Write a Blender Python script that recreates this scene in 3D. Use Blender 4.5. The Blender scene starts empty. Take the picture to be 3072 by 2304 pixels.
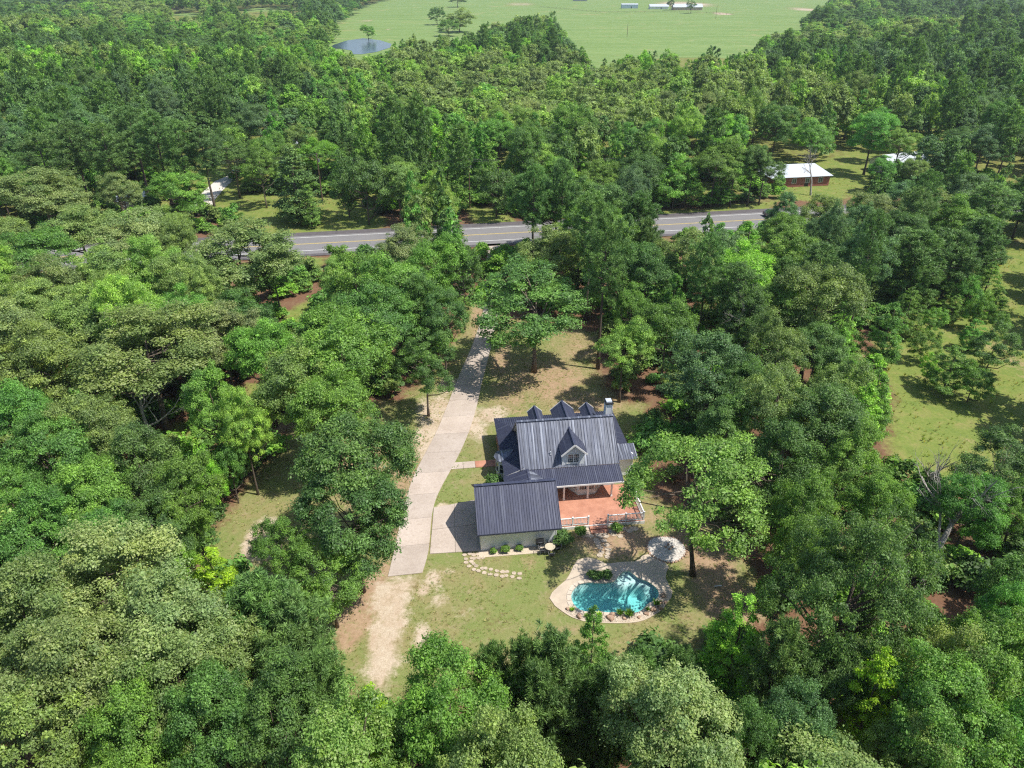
import bpy, bmesh, math, random
import numpy as np
from mathutils import Vector, Matrix
R = math.radians
rng = np.random.default_rng(7)
random.seed(7)
scene = bpy.context.scene

# ------------------------------------------------------------ camera, sky, sun, exposure
CAM_H, PITCH, FPX = 48.4, R(30), 2190.0
cam = bpy.data.cameras.new('camera'); cam_o = bpy.data.objects.new('camera', cam)
scene.collection.objects.link(cam_o); scene.camera = cam_o
cam_o.location = (0, 0, CAM_H); cam_o.rotation_euler = (R(60), 0, 0)
cam.sensor_width = 36; cam.lens = 36 * FPX / 3072; cam.clip_end = 6000; cam.clip_start = .5
SUN_DIR = Vector((.48, -.135, .866)).normalized()
world = bpy.data.worlds.new('World'); scene.world = world; world.use_nodes = True
wn = world.node_tree.nodes; wl = world.node_tree.links
sky = wn.new('ShaderNodeTexSky'); sky.sky_type = 'NISHITA'; sky.sun_disc = False
sky.sun_elevation = math.asin(SUN_DIR.z); sky.sun_rotation = math.atan2(SUN_DIR.x, SUN_DIR.y)
sky.air_density = 1.0; sky.dust_density = 1.0
bg = wn['Background']; bg.inputs['Strength'].default_value = .135
wl.new(sky.outputs[0], bg.inputs['Color'])
sun = bpy.data.lights.new('sun', 'SUN'); sun.energy = 4.9; sun.angle = R(.53); sun.color = (1, .95, .87)
sun_o = bpy.data.objects.new('sun', sun); scene.collection.objects.link(sun_o)
sun_o.rotation_euler = SUN_DIR.to_track_quat('Z', 'Y').to_euler(); sun_o.location = (60, -20, 120)
vs = scene.view_settings; vs.view_transform = 'Standard'; vs.look = 'None'; vs.gamma = 1; vs.exposure = .3; vs.use_curve_mapping = False
cy = scene.cycles
cy.max_bounces = 5; cy.diffuse_bounces = 2; cy.glossy_bounces = 2; cy.transmission_bounces = 3; cy.transparent_max_bounces = 8
cy.volume_bounces = 0
cy.use_adaptive_sampling = True; cy.adaptive_threshold = .02; cy.use_denoising = False
cy.caustics_reflective = False; cy.caustics_refractive = False
cy.filter_width = 1.2
COL = scene.collection

# ------------------------------------------------------------ helpers
def at(px, py, z=0.):
    """ground (or height z) point seen at a pixel of the 3072 x 2304 photograph"""
    u = (px - 1536) / FPX; v = (py - 1152) / FPX
    d = (u, math.cos(PITCH) - v * math.sin(PITCH), -math.sin(PITCH) - v * math.cos(PITCH))
    t = (z - CAM_H) / d[2]
    return Vector((t * d[0], t * d[1], z))
def at2(px, py, z=0.): return at(px * 1.38879, py * 1.38879, z)     # pixels of the 2212 wide view
def pj(X, Y, Z):
    Z = Z - CAM_H
    f = Y * math.cos(PITCH) - Z * math.sin(PITCH); u = Y * math.sin(PITCH) + Z * math.cos(PITCH)
    return 1536 + FPX * X / f, 1152 - FPX * u / f, f
TH = R(7.0); HO = at(1443, 1652)
def hw(x, y, z=0.):
    return Vector((HO.x + x * math.cos(TH) - y * math.sin(TH), HO.y + x * math.sin(TH) + y * math.cos(TH), z))

def tag(o, label=None, cat=None, group=None, kind=None):
    if label: o['label'] = label
    if cat: o['category'] = cat
    if group: o['group'] = group
    if kind: o['kind'] = kind
    return o
def empty(name, loc=(0, 0, 0), rz=0., label=None, cat=None, group=None, kind=None, parent=None):
    o = bpy.data.objects.new(name, None); COL.objects.link(o); o.location = loc; o.rotation_euler = (0, 0, rz)
    o.empty_display_size = .3
    if parent: o.parent = parent
    return tag(o, label, cat, group, kind)
def link(name, me, parent=None, loc=None, rot=None, scale=None):
    o = bpy.data.objects.new(name, me); COL.objects.link(o)
    if parent: o.parent = parent
    if loc is not None: o.location = loc
    if rot is not None: o.rotation_euler = rot
    if scale is not None: o.scale = scale
    return o

class MB:
    """collects plain shapes into one mesh"""
    def __init__(s): s.v = []; s.f = []
    def poly(s, pts, faces):
        n = len(s.v); s.v += [tuple(p) for p in pts]; s.f += [tuple(i + n for i in f) for f in faces]; return s
    def box(s, x0, x1, y0, y1, z0, z1):
        p = [(x0, y0, z0), (x1, y0, z0), (x1, y1, z0), (x0, y1, z0), (x0, y0, z1), (x1, y0, z1), (x1, y1, z1), (x0, y1, z1)]
        return s.poly(p, [(0, 3, 2, 1), (4, 5, 6, 7), (0, 1, 5, 4), (1, 2, 6, 5), (2, 3, 7, 6), (3, 0, 4, 7)])
    def prism(s, pts, z0, z1):                                   # plan outline, counter-clockwise
        n = len(pts)
        p = [(a[0], a[1], z0) for a in pts] + [(a[0], a[1], z1) for a in pts]
        return s.poly(p, [tuple(range(n))[::-1], tuple(range(n, 2 * n))] + [(i, (i + 1) % n, n + (i + 1) % n, n + i) for i in range(n)])
    def extr(s, pts, d):                                         # any planar outline pushed along d
        n = len(pts); d = Vector(d)
        p = [tuple(a) for a in pts] + [tuple(Vector(a) + d) for a in pts]
        return s.poly(p, [tuple(range(n))[::-1], tuple(range(n, 2 * n))] + [(i, (i + 1) % n, n + (i + 1) % n, n + i) for i in range(n)])
    def tube(s, pts, rad, k=8, cap=True):
        n0 = len(s.v); m = len(pts); pts = [Vector(p) for p in pts]
        if not hasattr(rad, '__len__'): rad = [rad] * m
        for i, p in enumerate(pts):
            d = (pts[min(i + 1, m - 1)] - pts[max(i - 1, 0)]).normalized()
            a = d.cross(Vector((.3, .9, .2)) if abs(d.z) > .8 else Vector((0, 0, 1))).normalized(); b = d.cross(a)
            for j in range(k):
                t = 2 * math.pi * j / k
                s.v.append(tuple(p + (a * math.cos(t) + b * math.sin(t)) * rad[i]))
        for i in range(m - 1):
            for j in range(k):
                s.f.append((n0 + i * k + j, n0 + i * k + (j + 1) % k, n0 + (i + 1) * k + (j + 1) % k, n0 + (i + 1) * k + j))
        if cap:
            s.f.append(tuple(n0 + j for j in range(k))[::-1]); s.f.append(tuple(n0 + (m - 1) * k + j for j in range(k)))
        return s
    def lathe(s, prof, c=(0, 0, 0), k=16):
        n0 = len(s.v)
        for r, z in prof:
            for j in range(k):
                t = 2 * math.pi * j / k; s.v.append((c[0] + r * math.cos(t), c[1] + r * math.sin(t), c[2] + z))
        for i in range(len(prof) - 1):
            for j in range(k):
                s.f.append((n0 + i * k + j, n0 + i * k + (j + 1) % k, n0 + (i + 1) * k + (j + 1) % k, n0 + (i + 1) * k + j))
        return s
    def mesh(s, name, mat, smooth=False):
        me = bpy.data.meshes.new(name); me.from_pydata(s.v, [], s.f)
        if mat: me.materials.append(mat)
        me.update()
        bm = bmesh.new(); bm.from_mesh(me); bmesh.ops.recalc_face_normals(bm, faces=bm.faces); bm.to_mesh(me); bm.free()
        if smooth: me.polygons.foreach_set('use_smooth', [True] * len(me.polygons))
        return me
    def build(s, name, mat, parent=None, smooth=False, **k):
        return link(name, s.mesh(name, mat, smooth), parent, **k)

# ------------------------------------------------------------ materials
def nodes(name):
    m = bpy.data.materials.new(name); m.use_nodes = True
    nt = m.node_tree; b = nt.nodes['Principled BSDF']
    return m, nt, b
def N(nt, t, **k):
    n = nt.nodes.new(t)
    for a, v in k.items():
        if a.startswith('i_'): n.inputs[a[2:].replace('_', ' ')].default_value = v
        else: setattr(n, a, v)
    return n
def noise(nt, scale, detail=4, rough=.6, vec=None, dist=0):
    n = N(nt, 'ShaderNodeTexNoise'); n.inputs['Scale'].default_value = scale; n.inputs['Detail'].default_value = detail
    n.inputs['Roughness'].default_value = rough; n.inputs['Distortion'].default_value = dist
    if vec is not None: nt.links.new(vec, n.inputs['Vector'])
    return n.outputs['Fac']
def ramp(nt, fac, stops):
    r = N(nt, 'ShaderNodeValToRGB'); e = r.color_ramp.elements
    while len(e) < len(stops): e.new(.5)
    for el, (p, c) in zip(e, stops):
        el.position = p; el.color = (*c, 1) if len(c) == 3 else c
    nt.links.new(fac, r.inputs[0]); return r.outputs[0]
def mixc(nt, fac, a, b, mode='MIX'):
    m = N(nt, 'ShaderNodeMix', data_type='RGBA', blend_type=mode)
    for sock, v in ((m.inputs[0], fac), (m.inputs[6], a), (m.inputs[7], b)):
        if isinstance(v, bpy.types.NodeSocket): nt.links.new(v, sock)
        elif isinstance(v, (int, float)): sock.default_value = v
        else: sock.default_value = (*v, 1)
    return m.outputs[2]
def math_(nt, op, a, b=0., c=None, clamp=False):
    m = N(nt, 'ShaderNodeMath', operation=op, use_clamp=clamp)
    for i, v in enumerate((a, b, c)):
        if v is None: continue
        if isinstance(v, bpy.types.NodeSocket): nt.links.new(v, m.inputs[i])
        else: m.inputs[i].default_value = v
    return m.outputs[0]
def bump(nt, b, h, strength=.3, dist=.02):
    n = N(nt, 'ShaderNodeBump'); n.inputs['Strength'].default_value = strength; n.inputs['Distance'].default_value = dist
    nt.links.new(h, n.inputs['Height']); nt.links.new(n.outputs[0], b.inputs['Normal'])
def objco(nt): return N(nt, 'ShaderNodeTexCoord').outputs['Object']
def geo(nt): return N(nt, 'ShaderNodeNewGeometry').outputs['Position']

def plain(name, c, rough=.6, var=.18, scale=3., metal=0., bmp=0., spec=.4, c2=None):
    m, nt, b = nodes(name)
    f = noise(nt, scale, 5, .65, geo(nt))
    lo = tuple(x * (1 - var) for x in c); hi = tuple(min(1, x * (1 + var)) for x in (c2 or c))
    nt.links.new(ramp(nt, f, [(.3, lo), (.7, hi)]), b.inputs['Base Color'])
    b.inputs['Roughness'].default_value = rough; b.inputs['Metallic'].default_value = metal; b.inputs['Specular IOR Level'].default_value = spec
    if bmp: bump(nt, b, noise(nt, scale * 6, 4, .6, geo(nt)), bmp, .02)
    return m

def foliage(name, src, rough=.5, trans=.40, flower=None, spec=.5):
    m, nt, b = nodes(name)
    if src == 'object': base = N(nt, 'ShaderNodeObjectInfo').outputs['Color']
    else:
        a = N(nt, 'ShaderNodeAttribute', attribute_name='tint'); a.attribute_type = 'INSTANCER'; base = a.outputs['Color']
    v = N(nt, 'ShaderNodeAttribute', attribute_name='v').outputs['Fac']            # leaf to leaf
    w = N(nt, 'ShaderNodeAttribute', attribute_name='w').outputs['Fac']            # clump to clump
    c = mixc(nt, 1., base, ramp(nt, v, [(0, (.55, .55, .55)), (1, (1.45, 1.45, 1.45))]), 'MULTIPLY')
    c = mixc(nt, 1., c, ramp(nt, w, [(0, (.70, .76, .85)), (.6, (1, 1, 1)), (1, (1.34, 1.28, 1.1))]), 'MULTIPLY')
    if flower:
        fm = math_(nt, 'MULTIPLY', ramp(nt, w, [(.35, (.15,) * 3), (.8, (1, 1, 1))]), ramp(nt, v, [(.45, (0, 0, 0)), (.9, (.7,) * 3)]))
        c = mixc(nt, fm, c, flower)
    nt.links.new(c, b.inputs['Base Color']); b.inputs['Roughness'].default_value = rough
    b.inputs['Specular IOR Level'].default_value = spec
    t = N(nt, 'ShaderNodeBsdfTranslucent')
    nt.links.new(mixc(nt, 1., c, (1.25, 1.3, .7), 'MULTIPLY'), t.inputs['Color'])
    mx = N(nt, 'ShaderNodeMixShader'); mx.inputs[0].default_value = trans
    nt.links.new(b.outputs[0], mx.inputs[1]); nt.links.new(t.outputs[0], mx.inputs[2])
    nt.links.new(mx.outputs[0], nt.nodes['Material Output'].inputs['Surface'])
    return m
M = {}
M['leaf'] = foliage('leaf', 'object')
M['leaf_tan'] = foliage('leaf_with_catkins', 'object', flower=(.36, .38, .20))
M['needle'] = foliage('needle', 'object', rough=.55, trans=.22)
M['leaf_far'] = foliage('leaf_far', 'inst', rough=.6, trans=.38)
M['bark'] = plain('bark', (.11, .085, .065), .9, .35, 4, bmp=.6)
M['bark_mid'] = plain('bark_mid', (.17, .135, .105), .9, .35, 4, bmp=.6)
M['bark_pale'] = plain('bark_pale', (.26, .22, .18), .9, .3, 4, bmp=.6)
M['deadwood'] = plain('deadwood', (.36, .33, .30), .85, .25, 3, bmp=.4)
M['siding'] = plain('white_siding', (.76, .78, .80), .55, .04, 1.2)
M['trim'] = plain('white_trim', (.78, .78, .76), .5, .03, 2)
M['terracotta'] = plain('painted_deck', (.42, .185, .118), .6, .16, .9, c2=(.48, .24, .16))
M['stone'] = plain('flagstone', (.46, .38, .29), .85, .28, 2.2, bmp=.5)
M['rock'] = plain('sandstone_rock', (.36, .24, .17), .85, .45, 2.5, bmp=.7)
M['coping'] = plain('coping_stone', (.55, .47, .38), .8, .2, 2.5, bmp=.4)
M['gravel_white'] = plain('white_gravel', (.60, .56, .51), .9, .25, 18, bmp=.9)
M['gravel_tan'] = plain('tan_gravel', (.56, .47, .36), .9, .25, 14, bmp=.9)
M['dark_metal'] = plain('dark_metal', (.03, .03, .032), .45, .2, 5, metal=.4)
M['grey_metal'] = plain('grey_metal', (.35, .36, .38), .4, .15, 5, metal=.6)
M['beige'] = plain('beige_cloth', (.52, .46, .34), .8, .1, 3)
M['pole_wood'] = plain('pole_wood', (.13, .085, .06), .85, .3, 3)
M['wire'] = plain('wire', (.06, .06, .065), .5, .1, 1)
M['white_paint'] = plain('road_white', (.62, .62, .60), .6, .2, 1.5)
M['yellow_paint'] = plain('road_yellow', (.55, .42, .13), .6, .2, 1.5)
M['pale_roof'] = plain('pale_metal_roof', (.50, .54, .59), .4, .07, .8)
M['grey_roof'] = plain('grey_shingles', (.26, .28, .31), .8, .2, 2)
M['white_wall'] = plain('white_wall', (.70, .70, .68), .6, .06, 1)
M['brick'] = plain('brick_wall', (.30, .11, .085), .85, .3, 6)
M['blue_wall'] = plain('blue_grey_wall', (.30, .40, .46), .6, .1, 1)
M['tan_wall'] = plain('tan_wall', (.45, .33, .24), .8, .1, 1)
M['rust_roof'] = plain('rust_roof', (.36, .16, .11), .7, .25, .6)
M['carpaint'] = plain('grey_car_paint', (.10, .105, .11), .25, .05, 1, metal=.3)
M['tyre'] = plain('tyre', (.02, .02, .02), .8, .1, 3)
M['box_blue'] = plain('shipping_box', (.30, .38, .44), .6, .1, 1)

def glass_mat():
    m, nt, b = nodes('window_glass'); b.inputs['Base Color'].default_value = (.03, .045, .06, 1)
    b.inputs['Roughness'].default_value = .06; b.inputs['Specular IOR Level'].default_value = .9; return m
M['glass'] = glass_mat()
def roof_mat(name, c, rough, streak):
    m, nt, b = nodes(name); co = objco(nt)
    def st(sx, sy, off):
        mp = N(nt, 'ShaderNodeMapping'); nt.links.new(co, mp.inputs[0]); mp.inputs['Scale'].default_value = (sx, sy, sy); mp.inputs['Location'].default_value = (off, off * 2, 0); return noise(nt, 1.0, 3, .6, mp.outputs[0])
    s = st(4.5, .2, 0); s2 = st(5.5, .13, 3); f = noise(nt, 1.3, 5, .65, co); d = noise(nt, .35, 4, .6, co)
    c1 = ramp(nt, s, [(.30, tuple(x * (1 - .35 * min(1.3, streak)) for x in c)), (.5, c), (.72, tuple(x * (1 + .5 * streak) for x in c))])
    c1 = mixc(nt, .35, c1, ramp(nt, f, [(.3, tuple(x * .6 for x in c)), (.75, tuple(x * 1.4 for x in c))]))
    c1 = mixc(nt, ramp(nt, s2, [(.54, (0, 0, 0)), (.64, (min(.5, .22 * streak),) * 3)]), c1, (.44, .48, .56))  # pale streaks: glare off the sheets painted into the colour
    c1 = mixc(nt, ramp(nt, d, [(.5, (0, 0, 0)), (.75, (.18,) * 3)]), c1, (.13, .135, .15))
    nt.links.new(c1, b.inputs['Base Color'])
    nt.links.new(ramp(nt, s, [(.3, (rough + .12,) * 3), (.8, (rough - .08,) * 3)]), b.inputs['Roughness'])
    b.inputs['Metallic'].default_value = .2; b.inputs['Specular IOR Level'].default_value = .5
    bump(nt, b, s, .3 + .25 * streak, .03)
    return m
M['roof'] = roof_mat('charcoal_metal_roof', (.046, .053, .092), .52, .45)
M['roof_glare'] = roof_mat('glare_painted_metal_roof', (.105, .117, .155), .38, 2.2)  # same metal made lighter and streakier, sky glare put into its colour

def concrete():
    m, nt, b = nodes('concrete'); co = geo(nt)
    a = noise(nt, .35, 5, .65, co); d = noise(nt, 7, 4, .6, co); st = noise(nt, 1.4, 6, .7, co, .6)
    c = ramp(nt, a, [(.3, (.38, .31, .26)), (.55, (.49, .415, .36)), (.75, (.55, .475, .42))])
    c = mixc(nt, ramp(nt, st, [(.52, (0, 0, 0)), (.72, (.7,) * 3)]), c, (.27, .20, .15))
    c = mixc(nt, .35, c, ramp(nt, d, [(.3, (.3, .25, .2)), (.7, (.56, .49, .42))]))
    oi = N(nt, 'ShaderNodeObjectInfo').outputs['Random']
    c = mixc(nt, 1., c, ramp(nt, oi, [(0, (.9, .9, .9)), (1, (1.07, 1.06, 1.05))]), 'MULTIPLY')
    nt.links.new(c, b.inputs['Base Color']); b.inputs['Roughness'].default_value = .85; bump(nt, b, d, .3, .01)
    return m
M['concrete'] = concrete()
M['pool_deck'] = plain('pool_deck_concrete', (.50, .415, .32), .85, .14, 1.1, bmp=.2)
def asphalt():
    m, nt, b = nodes('asphalt'); co = geo(nt)
    a = noise(nt, .25, 5, .7, co); d = noise(nt, 9, 3, .6, co)
    c = mixc(nt, .4, ramp(nt, a, [(.3, (.165, .16, .165)), (.7, (.215, .205, .205))]), ramp(nt, d, [(.3, (.12, .12, .12)), (.7, (.26, .25, .25))]))
    nt.links.new(c, b.inputs['Base Color']); b.inputs['Roughness'].default_value = .85; return m
M['asphalt'] = asphalt()
M['asphalt_dark'] = plain('shoulder_asphalt', (.105, .095, .10), .9, .2, 1)
def water_pool():
    m, nt, b = nodes('pool_water'); out = nt.nodes['Material Output']
    tr = N(nt, 'ShaderNodeBsdfTransparent'); tr.inputs[0].default_value = (.93, .98, .98, 1)
    gl = N(nt, 'ShaderNodeBsdfGlossy'); gl.inputs['Roughness'].default_value = .03
    fr = N(nt, 'ShaderNodeFresnel'); fr.inputs['IOR'].default_value = 1.33
    bp = N(nt, 'ShaderNodeBump'); bp.inputs['Strength'].default_value = .12; bp.inputs['Distance'].default_value = .02
    nt.links.new(noise(nt, 2.2, 3, .6, geo(nt)), bp.inputs['Height'])
    nt.links.new(bp.outputs[0], gl.inputs['Normal']); nt.links.new(bp.outputs[0], fr.inputs['Normal'])
    mx = N(nt, 'ShaderNodeMixShader'); nt.links.new(fr.outputs[0], mx.inputs[0])
    nt.links.new(tr.outputs[0], mx.inputs[1]); nt.links.new(gl.outputs[0], mx.inputs[2])
    nt.links.new(mx.outputs[0], out.inputs['Surface'])
    va = N(nt, 'ShaderNodeVolumeAbsorption'); va.inputs['Color'].default_value = (.05, .82, .82, 1); va.inputs['Density'].default_value = .3
    nt.links.new(va.outputs[0], out.inputs['Volume']); return m
M['pool_water'] = water_pool()
M['plaster'] = plain('pool_plaster', (.60, .76, .75), .7, .12, 1.5)
def pond_water():
    m, nt, b = nodes('pond_water'); b.inputs['Base Color'].default_value = (.045, .07, .11, 1); b.inputs['Roughness'].default_value = .18
    b.inputs['Specular IOR Level'].default_value = .35
    bump(nt, b, noise(nt, .8, 3, .6, geo(nt)), .15, .05); return m
M['pond'] = pond_water()

def ground_mat():
    m, nt, b = nodes('ground'); co = geo(nt)
    a1 = N(nt, 'ShaderNodeAttribute', attribute_name='m1').outputs['Color']; a2 = N(nt, 'ShaderNodeAttribute', attribute_name='m2').outputs['Color']
    s1 = N(nt, 'ShaderNodeSeparateColor'); nt.links.new(a1, s1.inputs[0]); s2 = N(nt, 'ShaderNodeSeparateColor'); nt.links.new(a2, s2.inputs[0])
    big = noise(nt, .09, 5, .6, co); mid = noise(nt, .45, 6, .68, co, .4); fine = noise(nt, 2.6, 6, .72, co); tiny = noise(nt, 11, 4, .7, co)
    def mask(v, w=.55, n=mid):                                 # break a soft edge up with noise
        x = math_(nt, 'ADD', math_(nt, 'MULTIPLY', math_(nt, 'SUBTRACT', n, .5), w * 2.2), v)
        x = math_(nt, 'ADD', x, math_(nt, 'MULTIPLY', math_(nt, 'SUBTRACT', fine, .5), .7))
        return math_(nt, 'MULTIPLY_ADD', x, 2.6, -.8, clamp=True)
    litter = mixc(nt, .5, ramp(nt, fine, [(.3, (.105, .055, .034)), (.7, (.24, .135, .085))]), ramp(nt, mid, [(.35, (.15, .07, .042)), (.7, (.215, .15, .085))]))
    lawn = ramp(nt, mid, [(.30, (.33, .245, .135)), (.45, (.255, .225, .085)), (.58, (.185, .215, .055)), (.72, (.135, .195, .036))])
    lawn = mixc(nt, .42, lawn, ramp(nt, fine, [(.28, (.13, .145, .04)), (.5, (.22, .215, .08)), (.72, (.36, .31, .17))]))
    sw = noise(nt, .16, 4, .6, co, .8)
    lawn = mixc(nt, ramp(nt, sw, [(.44, (0, 0, 0)), (.58, (.8,) * 3)]), lawn, mixc(nt, fine, (.085, .17, .024), (.21, .25, .06)))
    lawn = mixc(nt, ramp(nt, noise(nt, .8, 6, .75, co, 1.2), [(.54, (0, 0, 0)), (.66, (.7,) * 3)]), lawn, mixc(nt, fine, (.22, .16, .085), (.46, .37, .24)))
    lawn = mixc(nt, .25, lawn, ramp(nt, tiny, [(.3, (.08, .10, .03)), (.7, (.42, .37, .22))]))
    sand = mixc(nt, .5, ramp(nt, fine, [(.3, (.38, .30, .21)), (.7, (.64, .55, .43))]), ramp(nt, tiny, [(.35, (.28, .21, .135)), (.6, (.56, .47, .36))]))
    sand = mixc(nt, ramp(nt, mid, [(.40, (.45,) * 3), (.56, (0, 0, 0))]), sand, (.38, .265, .175))
    dirt = mixc(nt, .5, ramp(nt, mid, [(.3, (.29, .175, .105)), (.7, (.40, .285, .18))]), ramp(nt, fine, [(.3, (.22, .14, .08)), (.7, (.47, .345, .23))]))
    dirt = mixc(nt, ramp(nt, noise(nt, 1.1, 6, .75, co, 1.), [(.5, (0, 0, 0)), (.62, (.6,) * 3)]), dirt, mixc(nt, fine, (.15, .17, .05), (.36, .31, .16)))
    meadow = mixc(nt, .5, ramp(nt, mid, [(.3, (.10, .165, .03)), (.5, (.19, .225, .05)), (.68, (.33, .25, .11))]), ramp(nt, fine, [(.3, (.09, .15, .03)), (.7, (.235, .28, .075))]))
    field = mixc(nt, .45, ramp(nt, big, [(.3, (.15, .245, .07)), (.6, (.20, .285, .09)), (.8, (.26, .275, .12))]), ramp(nt, noise(nt, .16, 6, .7, co), [(.3, (.13, .22, .055)), (.72, (.27, .325, .13))]))
    mpf = N(nt, 'ShaderNodeMapping'); nt.links.new(co, mpf.inputs[0]); mpf.inputs['Scale'].default_value = (.012, .11, 1); mpf.inputs['Rotation'].default_value = (0, 0, .15)
    field = mixc(nt, ramp(nt, noise(nt, 1., 6, .7, mpf.outputs[0], .6), [(.42, (0, 0, 0)), (.66, (.75,) * 3)]), field, (.115, .20, .048))
    field = mixc(nt, ramp(nt, noise(nt, .03, 6, .7, co, .8), [(.56, (0, 0, 0)), (.68, (.6,) * 3)]), field, (.32, .29, .13))
    c = mixc(nt, mask(s1.outputs[0]), litter, lawn)
    c = mixc(nt, mask(s2.outputs[0]), c, meadow)
    c = mixc(nt, mask(s1.outputs[2]), c, dirt)
    c = mixc(nt, mask(s1.outputs[1]), c, sand)
    c = mixc(nt, mask(s2.outputs[1], .15), c, field)
    nt.links.new(c, b.inputs['Base Color']); b.inputs['Roughness'].default_value = .95; b.inputs['Specular IOR Level'].default_value = .15
    bump(nt, b, math_(nt, 'ADD', fine, math_(nt, 'MULTIPLY', tiny, .4)), .6, .07)
    return m
M['ground'] = ground_mat()

# ------------------------------------------------------------ areas of the place (world outlines)
def wpoly2(pts): return np.array([tuple(at2(*p))[:2] for p in pts])
def wpoly(pts): return np.array([tuple(at(*p))[:2] for p in pts])
def inside(P, poly):
    x, y = P[:, 0], P[:, 1]; r = np.zeros(len(P), bool); n = len(poly); j = n - 1
    for i in range(n):
        xi, yi = poly[i]; xj, yj = poly[j]
        if yi != yj:
            r ^= ((yi > y) != (yj > y)) & (x < (xj - xi) * (y - yi) / (yj - yi) + xi)
        j = i
    return r
def sdist(P, poly):                                            # > 0 inside
    d = np.full(len(P), 1e9); n = len(poly)
    for i in range(n):
        a = poly[i]; e = poly[(i + 1) % n] - a
        t = np.clip(((P - a) @ e) / max(1e-9, e @ e), 0, 1)
        d = np.minimum(d, np.hypot(*(P - a - t[:, None] * e).T))
    return np.where(inside(P, poly), d, -d)
def soft(P, poly, w): return np.clip(.5 + sdist(P, poly) / (2 * w), 0, 1)

YARD = wpoly2([(1010, 640), (1120, 690), (1180, 690), (1300, 720), (1290, 800), (1330, 860), (1400, 870), (1400, 960), (1420, 1080), (1560, 1130), (1640, 1230), (1640, 1350),
               (1500, 1420), (1250, 1480), (860, 1530), (700, 1520), (690, 1330), (560, 1290), (420, 1260), (430, 1180), (520, 1060), (640, 900), (860, 860), (960, 780), (990, 700)])
POOL_PX = [(420, 790), (440, 745), (490, 700), (560, 685), (650, 690), (735, 687), (785, 668), (815, 628), (860, 592), (912, 592), (950, 622), (985, 650), (1040, 670), (1090, 695), (1135, 735), (1155, 770), (1150, 810),
           (1110, 848), (1070, 865), (1030, 905), (985, 935), (940, 942), (880, 932), (800, 940), (720, 940), (640, 930), (560, 935), (500, 920), (450, 880), (425, 835)]
z2 = lambda p: (1560 + p[0] / 2.765, 1500 + p[1] / 2.765)
z3 = lambda p: (900 + p[0] / 2.765, 1500 + p[1] / 2.765)
POOL = wpoly([z2(p) for p in POOL_PX])
DECKP = wpoly([z2(p) for p in [(245, 815), (265, 770), (310, 725), (380, 665), (420, 600), (445, 545), (480, 495), (560, 478), (640, 495), (710, 528), (850, 515), (950, 512), (1000, 490), (1010, 465), (1060, 452), (1140, 462), (1200, 515), (1235, 558),
               (1215, 600), (1208, 650), (1238, 710), (1265, 760), (1255, 810), (1222, 850), (1190, 900), (1120, 950), (1030, 998), (920, 1020), (780, 1024), (640, 1018), (520, 1005), (430, 975), (350, 925), (290, 880)]])
BEDP = wpoly([z2(p) for p in [(380, 925), (425, 860), (450, 905), (500, 940), (560, 955), (640, 950), (720, 960), (800, 960), (880, 952), (940, 962), (1000, 950), (1050, 910), (1085, 878), (1130, 862), (1165, 830), (1180, 770), (1215, 790), (1200, 860),
               (1170, 900), (1110, 942), (1025, 985), (920, 1006), (780, 1010), (640, 1004), (520, 990), (430, 962)]])
FIRE_C = at(*z2((1215, 405)))

# ------------------------------------------------------------ ground
def axis(lo, hi, d0, d1, step, grow=1.16):
    a = list(np.arange(d0, d1 + 1e-6, step)); s = step
    while a[-1] < hi: s *= grow; a.append(a[-1] + s)
    s = step
    while a[0] > lo: s *= grow; a.insert(0, a[0] - s)
    return np.array(a)
gx = axis(-2500, 2500, -40, 36, .42); gy = axis(-300, 4200, 28, 112, .42)
# keep the field and pond part reasonably fine
gx = np.unique(np.concatenate([gx, np.arange(-320, 420, 8.)])); gy = np.unique(np.concatenate([gy, np.arange(112, 900, 6.)]))
GX, GY = np.meshgrid(gx, gy); GP = np.stack([GX.ravel(), GY.ravel()], 1)
GZ = .05 * np.sin(GP[:, 0] * .31 + 1) * np.sin(GP[:, 1] * .23) * np.clip((np.hypot(GP[:, 0] - 4, GP[:, 1] - 58) - 45) / 20, 0, 1) - .02
dpool = sdist(GP, POOL); GZ = np.where(dpool > -.35, -3.2, GZ)
g = np.zeros((len(GP), 3)); h = np.zeros((len(GP), 3))
near = (np.abs(GP[:, 0]) < 190) & (GP[:, 1] < 290) & (GP[:, 1] > 10)
nP = GP[near]
def put(arr, ch, poly, w, val=1.):
    sub = arr[near]; sub[:, ch] = np.maximum(sub[:, ch], soft(nP, poly, w) * val); arr[near] = sub
put(g, 0, YARD, 1.6, .8)
put(g, 0, wpoly([(1290, 1560), (1310, 1480), (1390, 1400), (1440, 1300), (1500, 1300), (1480, 1480), (1420, 1520)]), .8, 1.0)
def blobs(ch, L, arr=g):
    for px, py, rx, ry, val in L:
        c = at(px, py); e = at(px + rx, py); f = at(px, py - ry)
        d = np.hypot((nP[:, 0] - c.x) / abs(e.x - c.x), (nP[:, 1] - c.y) / abs(f.y - c.y))
        sub = arr[near]; sub[:, ch] = np.maximum(sub[:, ch], np.clip(1.35 - d * .85, 0, 1) * val); arr[near] = sub
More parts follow.
